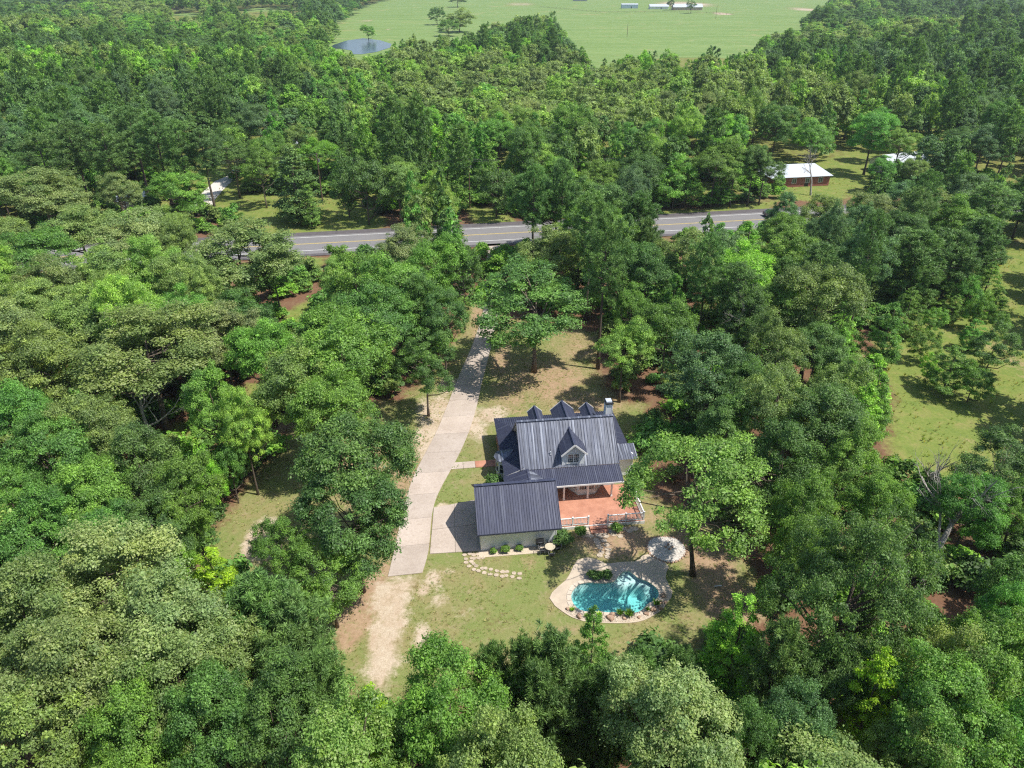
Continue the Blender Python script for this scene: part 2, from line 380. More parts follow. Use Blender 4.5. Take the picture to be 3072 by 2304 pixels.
# worn sandy track below the driveway and bare patches on the lawn
put(g, 1, wpoly([z3(p) for p in [(560, 640), (1010, 620), (1000, 720), (960, 760), (890, 900), (880, 1050), (850, 1300), (780, 1500), (740, 1620), (560, 1640), (520, 1400), (540, 1200), (600, 1020), (560, 900), (600, 760)]]), 1.1, .76)
put(g, 2, wpoly([z3(p) for p in [(330, 860), (600, 640), (680, 480), (740, 300), (760, 620), (700, 900), (560, 1120), (480, 1240), (300, 1280), (260, 1100)]]), 1.0, .9)
blobs(1, [(1300, 1735, 26, 26, .8), (1270, 1770, 24, 20, .8), (1290, 1760, 45, 45, .5), (1345, 1715, 28, 12, .6), (1265, 1910, 26, 44, .72), (1320, 1800, 40, 25, .55), (1380, 1835, 40, 20, .45), (1140, 2010, 40, 60, .7),
           (1190, 1820, 30, 50, .85), (1120, 1910, 16, 60, .9), (1160, 1960, 14, 70, .85), (1200, 1870, 26, 26, .8), (1470, 1245, 55, 30, .8), (1420, 1270, 26, 50, .75), (1440, 1300, 22, 50, .6), (1310, 1235, 60, 50, .9), (1290, 1310, 55, 60, .9), (1340, 1160, 30, 40, .7), (1330, 1525, 26, 24, .7)])
blobs(2, [(1650, 1140, 150, 80, .68), (1540, 1180, 80, 70, .6), (1760, 1210, 140, 50, .62), (1740, 1040, 90, 60, .5), (1450, 950, 40, 90, .75), (1500, 1090, 40, 60, .7), (1700, 1010, 80, 40, .45), (2130, 1690, 80, 110, .9), (2190, 1800, 90, 90, .9), (2050, 1620, 60, 40, .7), (1850, 1620, 150, 60, .8),
           (1700, 1700, 80, 30, .5), (1950, 1560, 60, 40, .5), (1590, 1680, 30, 30, .5), (2090, 1880, 60, 30, .4), (1230, 1420, 60, 100, .7), (1180, 1560, 90, 70, .85), (1100, 1750, 70, 50, .9), (800, 1330, 50, 80, .6), (900, 1260, 60, 50, .5), (700, 1560, 30, 30, .3),
           (1060, 1400, 120, 120, .6), (1720, 1890, 140, 18, .45), (1900, 1925, 120, 14, .4)])
blobs(1, [(760, 1620, 30, 60, .9), (800, 1590, 24, 40, .8), (790, 1660, 40, 30, .7), (900, 1760, 60, 40, .8), (840, 1800, 40, 40, .7)])
# neighbours' lawns, verge of the highway and the meadow at the right
VERGE = [[(560, 600), (690, 580), (1000, 590), (1100, 620), (1170, 660), (1140, 690), (900, 720), (800, 715), (700, 660)], [(1380, 600), (1560, 650), (1540, 680), (1420, 672)], [(1940, 640), (2200, 610), (2330, 605), (2320, 638), (2100, 650), (1960, 660)],
         [(700, 790), (980, 770), (970, 812), (700, 830)], [(1500, 720), (2300, 690), (2300, 706), (1500, 742)], [(840, 940), (980, 880), (960, 960), (850, 990)], [(740, 1150), (830, 1150), (830, 1230), (740, 1230)], [(520, 1270), (600, 1260), (620, 1330), (520, 1390)],
         [(2340, 480), (2420, 500), (2640, 430), (2640, 560), (2500, 610), (2340, 600)], [(560, 480), (700, 500), (700, 610), (580, 610)]]
for v in VERGE: put(h, 0, wpoly(v), 1.5, .95)
put(h, 0, wpoly([(2620, 1010), (2760, 900), (2900, 820), (3000, 640), (3200, 560), (3400, 900), (3300, 1500), (3072, 1500), (2950, 1480), (2830, 1480), (2740, 1440), (2660, 1330), (2680, 1180), (2640, 1120)]), 2.0, .95)
blobs(2, [(3040, 1100, 50, 120, .6), (2960, 1330, 60, 30, .45), (3050, 730, 40, 30, .5), (2690, 1310, 14, 16, .9), (2880, 720, 30, 30, .5)])
# grassy floor of everything beyond the highway
beyond = np.clip(((GP - np.array(tuple(at(1536, 690))[:2])) @ np.array((-.09, .996)) - 14) / 8, 0, 1); h[:, 0] = np.maximum(h[:, 0], beyond * .62)
# far pasture
FIELD = wpoly([(1045, 60), (1120, 15), (1200, -8), (2560, -8), (2450, 40), (2380, 100), (2310, 130), (2260, 172), (2140, 165), (1960, 165), (1780, 185), (1745, 215), (1690, 190), (1680, 150), (1600, 125), (1430, 110), (1250, 165), (1180, 200), (1130, 190), (990, 165), (970, 140)])
farm = ~near
sub = h[farm]; sub[:, 1] = np.clip(.5 + (sdist(GP[farm], FIELD) + 14) / 12, 0, 1); h[farm] = sub
for q in [[(700, 25), (760, 12), (900, 20), (900, 35), (720, 40)], [(340, 30), (470, 20), (470, 40), (360, 55)], [(540, 30), (640, 25), (640, 50), (560, 55)]]:
    sub = h[farm]; sub[:, 1] = np.maximum(sub[:, 1], soft(GP[farm], wpoly(q), 6.)); h[farm] = sub
for ch, L in ((1, [(1740, 18, 50, 5, .8), (1100, 62, 16, 5, .8), (1170, 88, 14, 3, .7), (1300, 70, 40, 6, .35), (2170, 42, 30, 3, .9), (2440, 32, 60, 4, .9), (2380, 26, 60, 3, .8), (1560, 12, 60, 4, .6), (2050, 12, 90, 6, .9)]),):
    for px, py, rx, ry, val in L:
        c = at(px, py); e = at(px + rx, py); f = at(px, py - ry)
        d = np.hypot((GP[:, 0] - c.x) / abs(e.x - c.x), (GP[:, 1] - c.y) / max(8, abs(f.y - c.y)))
        mk = np.clip(1.3 - d * .8, 0, 1) * val * farm
        g[:, ch] = np.maximum(g[:, ch], mk); h[:, 1] = np.minimum(h[:, 1], 1 - mk)
nx, ny = len(gx), len(gy)
idx = np.arange(nx * ny).reshape(ny, nx)
quads = np.stack([idx[:-1, :-1], idx[:-1, 1:], idx[1:, 1:], idx[1:, :-1]], -1).reshape(-1, 4)
me = bpy.data.meshes.new('ground'); me.vertices.add(len(GP)); me.vertices.foreach_set('co', np.column_stack([GP, GZ]).ravel())
me.loops.add(quads.size); me.loops.foreach_set('vertex_index', quads.ravel()); me.polygons.add(len(quads))
me.polygons.foreach_set('loop_start', np.arange(0, quads.size, 4)); me.update(calc_edges=True)
for nm, arr in (('m1', g), ('m2', h)):
    a = me.attributes.new(nm, 'FLOAT_COLOR', 'POINT'); a.data.foreach_set('color', np.column_stack([arr, np.ones(len(arr))]).astype(np.float32).ravel())
me.materials.append(M['ground']); tag(link('ground', me), kind='structure')

# ------------------------------------------------------------ highway
road = empty('highway', (0, 0, 0), kind='structure')
rA, rB = at(880, 700), at(2260, 640); rC, rD = at(880, 772), at(2260, 682)
r0 = (rA + rC) / 2; r1 = (rB + rD) / 2; rd = (r1 - r0).normalized(); rn = Vector((-rd.y, rd.x, 0))
def road_strip(name, off0, off1, z, mat, t0=-260, t1=420, step=20.):
    mb = MB(); k = int((t1 - t0) / step) + 1
    for i in range(k):
        p = r0 + rd * (t0 + i * (t1 - t0) / (k - 1)); mb.v += [tuple(p + rn * off0 + Vector((0, 0, z))), tuple(p + rn * off1 + Vector((0, 0, z)))]
        if i: n = len(mb.v); mb.f.append((n - 4, n - 2, n - 1, n - 3))
    return mb.build(name, mat, road)
road_strip('roadbed', -7.2, 7.4, .05, M['asphalt_dark'])
road_strip('carriageway', -6.0, 5.0, .056, M['asphalt'])
road_strip('edge_line', -4.15, -3.95, .062, M['white_paint']); road_strip('edge_line', 3.9, 4.1, .062, M['white_paint'])
road_strip('centre_line', -.22, -.07, .062, M['yellow_paint']); road_strip('centre_line', .07, .22, .062, M['yellow_paint'])

# ------------------------------------------------------------ driveway: cast slabs with open joints
drive = empty('driveway', (0, 0, 0), kind='structure')
DL = wpoly2([(1052, 520), (1052, 560), (1052, 600), (1050, 640), (1042, 680), (1030, 720), (1017, 755), (1000, 792), (982, 835), (965, 880), (945, 930), (925, 968), (903, 1008), (886, 1045), (874, 1090), (862, 1140), (852, 1190), (838, 1246)])
DR = wpoly2([(1080, 516), (1082, 556), (1082, 600), (1080, 640), (1073, 690), (1063, 740), (1052, 785), (1041, 825), (1031, 875), (1015, 930), (993, 980), (967, 1028), (948, 1060), (937, 1085), (932, 1110), (929, 1150), (928, 1196), (912, 1238)])
def resample(P, n):
    d = np.r_[0, np.cumsum(np.hypot(*np.diff(P, axis=0).T))]; t = np.linspace(0, d[-1], n)
    # smooth the hand-drawn edge a little
    x = np.interp(t, d, P[:, 0]); y = np.interp(t, d, P[:, 1]); k = np.array([1, 2, 3, 2, 1]) / 9
    for _ in range(2):
        xs = np.convolve(np.pad(x, 2, 'edge'), k, 'valid'); ys = np.convolve(np.pad(y, 2, 'edge'), k, 'valid'); xs[[0, -1]] = x[[0, -1]]; ys[[0, -1]] = y[[0, -1]]; x, y = xs, ys
    return np.stack([x, y], 1)
KS, SUBS = 24, 4
dl = resample(DL, KS * SUBS + 1); dr = resample(DR, KS * SUBS + 1)
for k in range(KS):
    mb = MB(); rows = []
    for j in range(SUBS + 1):
        i = k * SUBS + j; a, b = dl[i].copy(), dr[i].copy(); o = dl[min(i + 1, len(dl) - 1)] - dl[max(i - 1, 0)]; o = o / np.hypot(*o) * .012
        if j == 0: a += o; b += o
        if j == SUBS: a -= o; b -= o
        rows.append((a, b))
    n = len(rows)
    mb.v = [(p[0], p[1], z) for z in (.05, -.06) for r in rows for p in r]
    for j in range(n - 1):
        mb.f += [(2 * j, 2 * j + 1, 2 * j + 3, 2 * j + 2), (2 * j, 2 * j + 2, 2 * n + 2 * j + 2, 2 * n + 2 * j), (2 * j + 1, 2 * n + 2 * j + 1, 2 * n + 2 * j + 3, 2 * j + 3)]
    mb.f += [(0, 2 * n, 2 * n + 1, 1), (2 * n - 2, 2 * n - 1, 4 * n - 1, 4 * n - 2)]
    mb.build('slab', M['concrete'], drive)
q = [np.array(tuple(p)[:2]) for p in (at2(937, 1097), hw(-.02, 7.6), hw(-.02, -.05), at2(928.5, 1197))]   # apron before the garage doors
bil = lambda s, t: (q[0] * (1 - s) + q[1] * s) * (1 - t) + (q[3] * (1 - s) + q[2] * s) * t
for i in range(2):
    for j in range(2):
        e = .003; s0, s1, t0, t1 = i / 2 + e, (i + 1) / 2 - e, j / 2 + e, (j + 1) / 2 - e
        MB().prism([bil(s0, t1), bil(s1, t1), bil(s1, t0), bil(s0, t0)], -.06, .052).build('slab', M['concrete'], drive)
# front walk of the house
walk = empty('front_walk', (0, 0, 0), kind='structure')
for k in range(4):
    p0, p1 = -2.15 + k * 1.35, -2.15 + (k + 1) * 1.35 - .03
    MB().prism([hw(p0, 13.2), hw(p1, 13.2), hw(p1, 14.4), hw(p0, 14.4)], -.05, .045).build('slab', M['concrete'] if k < 2 else M['terracotta'], walk)

# ------------------------------------------------------------ pond of the far pasture
pp = [(985, 147), (1000, 135), (1040, 122), (1090, 115), (1140, 121), (1175, 132), (1170, 143), (1130, 156), (1085, 163), (1060, 163), (1055, 152), (1020, 146)]
MB().poly([tuple(at(*p))[:2] + (.09,) for p in pp], [tuple(range(len(pp)))]).build('pond', M['pond'])
tag(bpy.data.objects['pond'], kind='structure')
# ------------------------------------------------------------ the house (local frame: x along the ridge, y away from the viewer)
house = empty('house', HO, TH, 'white house with dark ribbed metal roofs, dormers and attached garage', 'house')
def slope(name, parent, p0, u, v, poly, mat, panel=.92, rib=.23, hgt=.045, soffit=True):
    """a roof plane of ribbed sheets; poly is a convex outline in (u, v)"""
    p0, u, v = Vector(p0), Vector(u).normalized(), Vector(v).normalized(); n = u.cross(v)
    r = empty(name, (0, 0, 0), parent=parent)
    us = [a for a, _ in poly]; lo, hi = min(us), max(us)
    def span(x):
        vals = []
        for i in range(len(poly)):
            (a, b), (c, d) = poly[i], poly[(i + 1) % len(poly)]
            if abs(a - c) < 1e-9:
                if abs(x - a) < 1e-6: vals += [b, d]
            elif min(a, c) - 1e-7 <= x <= max(a, c) + 1e-7: vals.append(b + (d - b) * (x - a) / (c - a))
        return min(vals), max(vals)
    brk = sorted(set(us)); k = max(1, round((hi - lo) / panel)); w = (hi - lo) / k
    mrot = Matrix((u, v, n)).transposed()
    for i in range(k):
        a, b = lo + i * w + .002, lo + (i + 1) * w - .002
        pts = [(a, 0), (b, 0)]
        m = max(1, round(w / rib))
        for j in range(m):
            c = a + (j + .5) * (b - a) / m
            for dx, hh in ((-.042, 0), (-.02, hgt), (.02, hgt), (.042, 0)): pts.append((c + dx, hh))
        for x in brk:
            if a < x < b and not any(abs(x - q_[0]) < .03 for q_ in pts): pts.append((x, 0))
        pts.sort(); mb = MB(); bot = []
        for x, hh in pts:
            v0, v1 = span(min(max(x, lo), hi))
            mb.v += [(x, v0, hh), (x, v1 + 1e-4, hh)]
        for j in range(len(pts) - 1): mb.f.append((2 * j, 2 * j + 2, 2 * j + 3, 2 * j + 1))
        me = bpy.data.meshes.new('roof_panel'); me.from_pydata(mb.v, [], mb.f); me.materials.append(mat)
        o = link('roof_panel', me, r); o.matrix_local = Matrix.Translation(p0) @ mrot.to_4x4()
    if soffit:
        mb = MB(); mb.extr([p0 + u * a + v * b - n * .012 for a, b in poly], -n * .10); mb.build('soffit', M['trim'], r)
    return r
def bar(a, b, wd, ht, name, mat, parent, up=Vector((0, 0, 1))):
    a, b = Vector(a), Vector(b); d = (b - a).normalized(); s = d.cross(up).normalized(); t = s.cross(d)
    pts = [a + s * x + t * z for x, z in ((-wd / 2, -ht / 2), (wd / 2, -ht / 2), (wd / 2, ht / 2), (-wd / 2, ht / 2))]
    return MB().extr(pts, b - a).build(name, mat, parent)
def window(parent, c, w, h, nrm, cols=2, rows=2, mul=1, proud=.03, name='window', fw=.07):
    """c: middle of the opening on the wall plane, nrm: horizontal outward normal"""
    nrm = Vector(nrm).normalized(); s = Vector((-nrm.y, nrm.x, 0)); c = Vector(c); up = Vector((0, 0, 1))
    r = empty(name, (0, 0, 0), parent=parent)
    def slab(x0, x1, z0, z1, d0, d1, nm, mat):
        pts = [c + s * x + up * z + nrm * d0 for x, z in ((x0, z0), (x1, z0), (x1, z1), (x0, z1))]
        MB().extr(pts, nrm * (d1 - d0)).build(nm, mat, r)
    slab(-w / 2 - fw, w / 2 + fw, h / 2, h / 2 + fw, -.04, proud + .02, 'frame', M['trim']); slab(-w / 2 - fw - .03, w / 2 + fw + .03, -h / 2 - fw, -h / 2, -.04, proud + .05, 'sill', M['trim'])
    slab(-w / 2 - fw, -w / 2, -h / 2, h / 2, -.04, proud + .02, 'frame', M['trim']); slab(w / 2, w / 2 + fw, -h / 2, h / 2, -.04, proud + .02, 'frame', M['trim'])
    sw = w / mul
    for m in range(mul):
        x0 = -w / 2 + m * sw
        if m: slab(x0 - .04, x0 + .04, -h / 2, h / 2, -.04, proud + .015, 'frame', M['trim'])
        for i in range(cols):
            for j in range(rows):
                slab(x0 + i * sw / cols + .012, x0 + (i + 1) * sw / cols - .012, -h / 2 + j * h / rows + .012, -h / 2 + (j + 1) * h / rows - .012, .004, proud - .015, 'pane', M['glass'])
        for i in range(1, cols): slab(x0 + i * sw / cols - .014, x0 + i * sw / cols + .014, -h / 2, h / 2, .002, proud, 'muntin', M['trim'])
        for j in range(1, rows): slab(x0, x0 + sw, -h / 2 + j * h / rows - .014, -h / 2 + j * h / rows + .014, .002, proud - .002, 'muntin', M['trim'])
    return r
V = Vector
RX0, RX1, RY, RZ, EY, EZ = 4.85, 15.15, 11.4, 6.85, 7.7, 3.3            # main roof
FY = 2 * RY - EY
run = RY - EY; SL = math.hypot(run, RZ - EZ)
slope('main_roof', house, (RX0, EY, EZ), (1, 0, 0), (0, run, RZ - EZ), [(0, 0), (RX1 - RX0, 0), (RX1 - RX0, SL), (0, SL)], M['roof_glare'], rib=.31, hgt=.05)
slope('front_roof', house, (RX1, FY, EZ), (-1, 0, 0), (0, -run, RZ - EZ), [(0, 0), (RX1 - RX0, 0), (RX1 - RX0, SL), (0, SL)], M['roof'])
bar((RX0 - .02, RY, RZ + .03), (RX1 + .02, RY, RZ + .03), .34, .06, 'ridge_cap', M['roof_glare'], house)
for x, nm in ((RX0 - .025, 'rake_trim'), (RX1 + .025, 'rake_trim')):
    bar((x, EY - .02, EZ - .06), (x, RY, RZ - .05), .05, .2, nm, M['roof'], house); bar((x, FY + .02, EZ - .06), (x, RY, RZ - .05), .05, .2, nm, M['roof'], house)
# walls
MB().box(5.2, 14.85, 8.0, 8.15, .3, 3.4).build('wall', M['siding'], house); MB().box(5.2, 14.85, 14.65, 14.8, .3, 3.4).build('wall', M['siding'], house)
for x in (5.2, 14.7):
    pts = [(x, 8.153, .3), (x, 14.647, .3), (x, 14.647, 3.55), (x, RY, RZ - .18), (x, 8.153, 3.55)]
    MB().extr(pts, (.15, 0, 0)).build('wall', M['siding'], house)
MB().box(5.1, 14.95, 7.95, 14.85, 0, .298).build('foundation', M['brick'], house)
# front porch roof (far side), wrap-around sheds left and right
PZ = 2.66; dF = 18.85
sl = math.hypot(dF - 15.0, 3.42 - PZ); sc = sl / (dF - 15.0)
slope('porch_roof', house, (17.2, dF, PZ), (-1, 0, 0), (0, -(dF - 15.0), 3.42 - PZ), [(0, 0), (14.05, 0), (12.15, sl), (1.9, sl)], M['roof'])
wl_ = math.hypot(2.0, 3.5 - PZ)
slope('side_roof', house, (3.15, dF, PZ), (0, -1, 0), (2.0, 0, 3.5 - PZ), [(0, 0), (dF - 7.75, 0), (dF - 7.75, wl_), (3.85, wl_)], M['roof'])
slope('side_roof', house, (17.2, 11.4, PZ), (0, 1, 0), (-2.0, 0, 3.5 - PZ), [(0, 0), (dF - 11.4, 0), (dF - 11.4 - 3.85, wl_), (0, wl_)], M['roof'])
for x in (3.6, 6.3, 9.0, 11.5, 14.2, 16.8): MB().box(x - .07, x + .07, dF - .5, dF - .36, .3, PZ).build('porch_post', M['trim'], house)
for x in (3.45, 16.85):
    for y in ((12.9, 15.6) if x < 9 else (12.0, 15.2)): MB().box(x - .07, x + .07, y - .07, y + .07, .3, PZ + .02).build('porch_post', M['trim'], house)
MB().box(3.3, 17.05, 14.86, dF - .25, 0, .3).build('porch_floor', M['terracotta'], house)
# left bay with its own little roof
bc = V((3.5, 11.4)); R8 = 1.05; ang = [R(a) for a in (90, 135, 180, 225, 270)]
wall = [(bc.x + .82 * R8 * math.cos(a), bc.y + .95 * R8 * math.sin(a)) for a in ang]
MB().prism([(5.19, 10.4)] + [(5.19, 12.4)] + wall, .3, 2.6).build('bay_wall', M['siding'], house)
br = empty('bay_roof', (0, 0, 0), parent=house); apex = (4.55, 11.4, 3.42)
eave = [(bc.x + 1.06 * R8 * math.cos(a), bc.y + 1.2 * R8 * math.sin(a), 2.62) for a in ang]
for a, b in zip(eave[:-1], eave[1:]):
    MB().poly([a, b, apex, (a[0], a[1], a[2] - .08), (b[0], b[1], b[2] - .08)], [(0, 1, 2), (0, 3, 4, 1)]).build('roof_panel', M['roof_glare'], br)
for a0, a1 in zip(wall[:-1], wall[1:]):
    mx, my = (a0[0] + a1[0]) / 2, (a0[1] + a1[1]) / 2; nr = V((a1[1] - a0[1], -(a1[0] - a0[0]), 0)) * -1
    if nr.x > 0: nr = -nr
    if abs(nr.y) < 1e-3 or True: window(house, (mx, my, 1.5), .5, 1.1, nr, 1, 2)
# link roof between house and garage: ridge towards the viewer
lr = math.hypot(2.55, 3.42 - PZ)
slope('link_roof', house, (7.95, 4.6, PZ - .05), (0, 1, 0), (-2.45, 0, 3.42 - PZ + .05), [(0, 0), (1.2, 0), (3.2, lr * .98), (0, lr * .98)], M['roof_glare'])  # facet towards the sun: its lit look comes from the lighter glare colour
slope('link_roof', house, (3.0, 7.74, PZ - .03), (0, -1, 0), (2.5, 0, 3.42 - PZ + .03), [(0, 0), (3.4, 0), (3.4, lr * .98), (0, lr * .98)], M['roof'])
bar((5.5, 7.6, 3.42), (5.5, 5.0, 3.42), .26, .05, 'ridge_cap', M['roof'], house)
MB().box(3.3, 7.2, 7.05, 7.2, .05, 2.62).build('wall', M['siding'], house); MB().box(3.3, 3.45, 7.203, 10.3, .05, 2.62).build('wall', M['siding'], house)
# back porch roof
BPX1 = 15.15; bl = math.hypot(2.2, .62)
slope('back_porch_roof', house, (5.6, 5.5, 2.62), (1, 0, 0), (0, 2.2, .62), [(1.75, 0), (BPX1 - 5.6, 0), (BPX1 - 5.6, bl), (0, bl)], M['roof'], rib=.2)
bar((7.3, 5.47, 2.56), (BPX1, 5.47, 2.56), .05, .17, 'fascia', M['trim'], house)
for x in (9.1, 11.6, 14.1):
    MB().box(x - .075, x + .075, 6.05, 6.2, .36, 2.6).build('porch_post', M['trim'], house); MB().box(x - .11, x + .11, 6.015, 6.235, .35, .5).build('post_base', M['trim'], house)
# right wing
slope('wing_roof', house, (15.2, 9.35, 2.48), (1, 0, 0), (0, 2.05, .62), [(0, 0), (2.5, 0), (2.5, 2.14), (0, 2.14)], M['roof_glare'], rib=.31)
MB().box(14.86, 17.3, 9.8, 9.95, .05, 2.58).build('wall', M['siding'], house); MB().box(17.15, 17.3, 9.953, 11.3, .05, 2.75).build('wall', M['siding'], house)
# chimney
ch = empty('chimney', (0, 0, 0), parent=house)
MB().box(14.5, 15.2, 12.0, 12.9, 4.2, 7.9).build('stack', M['siding'], ch)
for x in (14.485, 15.115): MB().box(x, x + .1, 11.975, 12.075, 4.5, 7.88).build('corner_board', M['trim'], ch)
MB().box(14.4, 15.3, 11.9, 13.0, 7.9, 8.0).build('cap', M['dark_metal'], ch); MB().box(14.55, 15.15, 12.1, 12.8, 8.0, 8.16).build('flue_cover', M['pale_roof'], ch)
# dormers: three at the front, one large at the back
def dormer(cx, w, yf, zr, ze, sgn, wallz, win, mat, ov=.3, depth=4.2):
    """sgn -1: looks towards the viewer; ridge runs into the main slope"""
    d = empty('dormer', (0, 0, 0), parent=house); hw_ = w / 2 + .18; yo = yf + sgn * ov; y1 = yo - sgn * depth
    n = math.hypot(hw_, zr - ze)
    for s in (-1, 1):
        u = V((0, -sgn, 0)) * (1 if True else -1)
        p0 = V((cx + s * hw_, yo, ze)); vv = V((-s * hw_, 0, zr - ze)); uu = V((0, -sgn, 0))
        if uu.cross(vv).z < 0:
            p0 = V((cx + s * hw_, y1, ze)); uu = -uu
        pts = [(0, 0), (depth, 0), (depth, n), (0, n)]; nn = uu.cross(vv.normalized())
        MB().extr([p0 + uu * a + vv.normalized() * b for a, b in pts], -nn * .07).build('roof_slope', mat, d)
        # seams
    bar((cx, yo, zr + .02), (cx, y1, zr + .02), .2, .045, 'ridge_cap', mat, d)
    x0, x1 = cx - w / 2, cx + w / 2
    MB().extr([(x0, yf, wallz), (x1, yf, wallz), (x1, yf, ze), (cx, yf, zr - .12), (x0, yf, ze)], (0, -sgn * .12, 0)).build('wall', M['siding'], d)
    for x in (x0, x1 - .12): MB().box(x, x + .12, min(yf - sgn * .125, yf - sgn * 2.2), max(yf - sgn * .125, yf - sgn * 2.2), wallz, ze + .05).build('wall', M['siding'], d)
    for s in (-1, 1): bar((cx + s * hw_, yo + sgn * .02, ze - .06), (cx, yo + sgn * .02, zr - .05), .05, .17, 'rake_trim', M['trim'], d)
    # window lies one level down to stay inside thing > part > sub-part
    ww, wh, wz, mul = win; c = V((cx, yf, wz))
    def slab(xa, xb, za, zb, d0, d1, nm, mt):
        MB().box(xa, xb, min(yf + sgn * d0, yf + sgn * d1), max(yf + sgn * d0, yf + sgn * d1), za, zb).build(nm, mt, d)
    a, b, z0, z1 = cx - ww / 2, cx + ww / 2, wz - wh / 2, wz + wh / 2
    slab(a - .1, b + .1, z1, z1 + .1, -.01, .045, 'window_frame', M['trim']); slab(a - .12, b + .12, z0 - .1, z0, -.01, .07, 'window_sill', M['trim'])
    slab(a - .1, a, z0, z1, -.01, .04, 'window_frame', M['trim']); slab(b, b + .1, z0, z1, -.01, .04, 'window_frame', M['trim'])
    for m in range(mul):
        p, q_ = a + m * ww / mul, a + (m + 1) * ww / mul
        if m: slab(p - .05, p + .05, z0, z1, -.01, .042, 'window_frame', M['trim'])
        for i in range(3):
            for j in range(4):
                slab(p + .05 + i * (q_ - p - .1) / 3 + .01, p + .05 + (i + 1) * (q_ - p - .1) / 3 - .01, z0 + j * wh / 4 + .012, z0 + (j + 1) * wh / 4 - .012, .003, .012, 'pane', M['glass'])
        for i in range(4): x = p + .05 + i * (q_ - p - .1) / 3; slab(x - .012, x + .012, z0, z1, .001, .022, 'muntin', M['trim'])
        for j in range(1, 4): z = z0 + j * wh / 4; slab(p + .05, q_ - .05, z - .013, z + .013, .001, .02, 'muntin', M['trim'])
    return d
dormer(10.3, 2.36, 7.85, 6.2, 4.95, -1, 3.45, (1.2, 1.0, 4.25, 2), M['roof'], ov=.42, depth=3.35)
dormer(10.35, 2.2, 14.9, 6.75, 5.6, 1, 3.7, (1.2, 1.2, 4.7, 2), M['roof'], depth=3.6)
dormer(7.3, 1.25, 14.85, 6.35, 5.6, 1, 3.7, (.6, 1.1, 4.7, 1), M['roof'], depth=3.2)
dormer(13.1, 1.25, 14.85, 6.35, 5.6, 1, 3.7, (.6, 1.1, 4.7, 1), M['roof'], depth=3.2)
# roof vents
for x, y in ((8.05, 8.75), (9.35, 8.9)):
    z = EZ + (y - EY) * (RZ - EZ) / run
    MB().lathe([(.001, .34), (.06, .34), (.06, -.1)], (x, y, z), 10).build('vent_pipe', M['pale_roof'], house); MB().lathe([(.14, .0), (.07, .08)], (x, y, z + .02), 10).build('vent_flashing', M['grey_metal'], house)
# garden-side bay with french doors, side doors and windows under the porch
bay = [(9.95, 7.99), (10.75, 6.75), (12.45, 6.72), (13.35, 7.99)]
MB().prism(bay, .35, 2.75).build('bay_wall', M['siding'], house)
MB().prism([(9.85, 7.98), (10.7, 6.66), (12.5, 6.63), (13.45, 7.98)], .35, .95).build('bay_plinth', M['trim'], house)
for i, (a0, a1) in enumerate(zip(bay[:-1], bay[1:])):
    a0, a1 = V((*a0, 0)), V((*a1, 0)); nr = V((a1.y - a0.y, -(a1.x - a0.x), 0)).normalized(); mid = (a0 + a1) / 2
    if i == 1:
        window(house, mid + V((0, 0, 1.72)), 1.5, 1.35, nr, 3, 4, 2)
    else: window(house, mid + V((0, 0, 1.72)), .75, 1.3, nr, 2, 3)
window(house, (8.9, 8.0, 1.6), .9, 1.3, (0, -1, 0), 2, 2); window(house, (14.1, 8.0, 1.6), .7, 1.3, (0, -1, 0), 2, 2)
dr_ = empty('door', (0, 0, 0), parent=house); MB().box(7.5, 8.35, 7.94, 7.995, .36, 2.4).build('leaf', M['trim'], dr_); MB().box(7.62, 8.22, 7.925, 7.938, 1.3, 2.2).build('pane', M['glass'], dr_)
for y in (9.4, 13.4): window(house, (5.2, y, 1.7), .9, 1.3, (-1, 0, 0), 2, 2)
window(house, (5.2, 11.4, 4.7), .9, 1.1, (-1, 0, 0), 2, 2)
# garage
GE, GR, GY_, GB = 2.6, 5.4, 3.07, 6.9
gl_ = math.hypot(GY_ + .72, GR - GE); gb = math.hypot(GB - GY_, GR - GE)
slope('garage_roof', house, (-.27, -.72, GE), (1, 0, 0), (0, GY_ + .72, GR - GE), [(0, 0), (7.8, 0), (7.8, gl_), (0, gl_)], M['roof'], rib=.23)
slope('garage_roof', house, (7.53, GB, GE), (-1, 0, 0), (0, -(GB - GY_), GR - GE), [(0, 0), (7.8, 0), (7.8, gb), (0, gb)], M['roof'], rib=.23)
bar((-.29, GY_, GR + .025), (7.55, GY_, GR + .025), .34, .06, 'ridge_cap', M['roof'], house)
bar((-.27, -.745, GE - .05), (7.53, -.745, GE - .05), .05, .17, 'fascia', M['roof'], house)
for x in (-.295, 7.555):
    bar((x, -.74, GE - .07), (x, GY_, GR - .06), .05, .2, 'rake_trim', M['roof'], house); bar((x, GB + .02, GE - .07), (x, GY_, GR - .06), .05, .2, 'rake_trim', M['roof'], house)
MB().box(0, 7.24, 0, .15, 0, GE + .2).build('garage_wall', M['siding'], house); MB().box(0, 7.24, 6.05, 6.2, 0, GE + .2).build('garage_wall', M['siding'], house)
for x in (0, 7.09):
    MB().extr([(x, .153, 0), (x, 6.047, 0), (x, 6.047, GE + .28), (x, GY_, GR - .2), (x, .153, GE + .28)], (.15, 0, 0)).build('garage_wall', M['siding'], house)
for y in (.45, 3.25):
    gd = empty('garage_door', (0, 0, 0), parent=house)
    for j in range(4): MB().box(-.05, -.003, y, y + 2.5, .06 + j * .53, .06 + j * .53 + .515).build('door_panel', M['trim'], gd)
for x in (-.02, 7.14): MB().box(x, x + .12, -.02, .1, .01, GE + .1).build('corner_board', M['trim'], house)

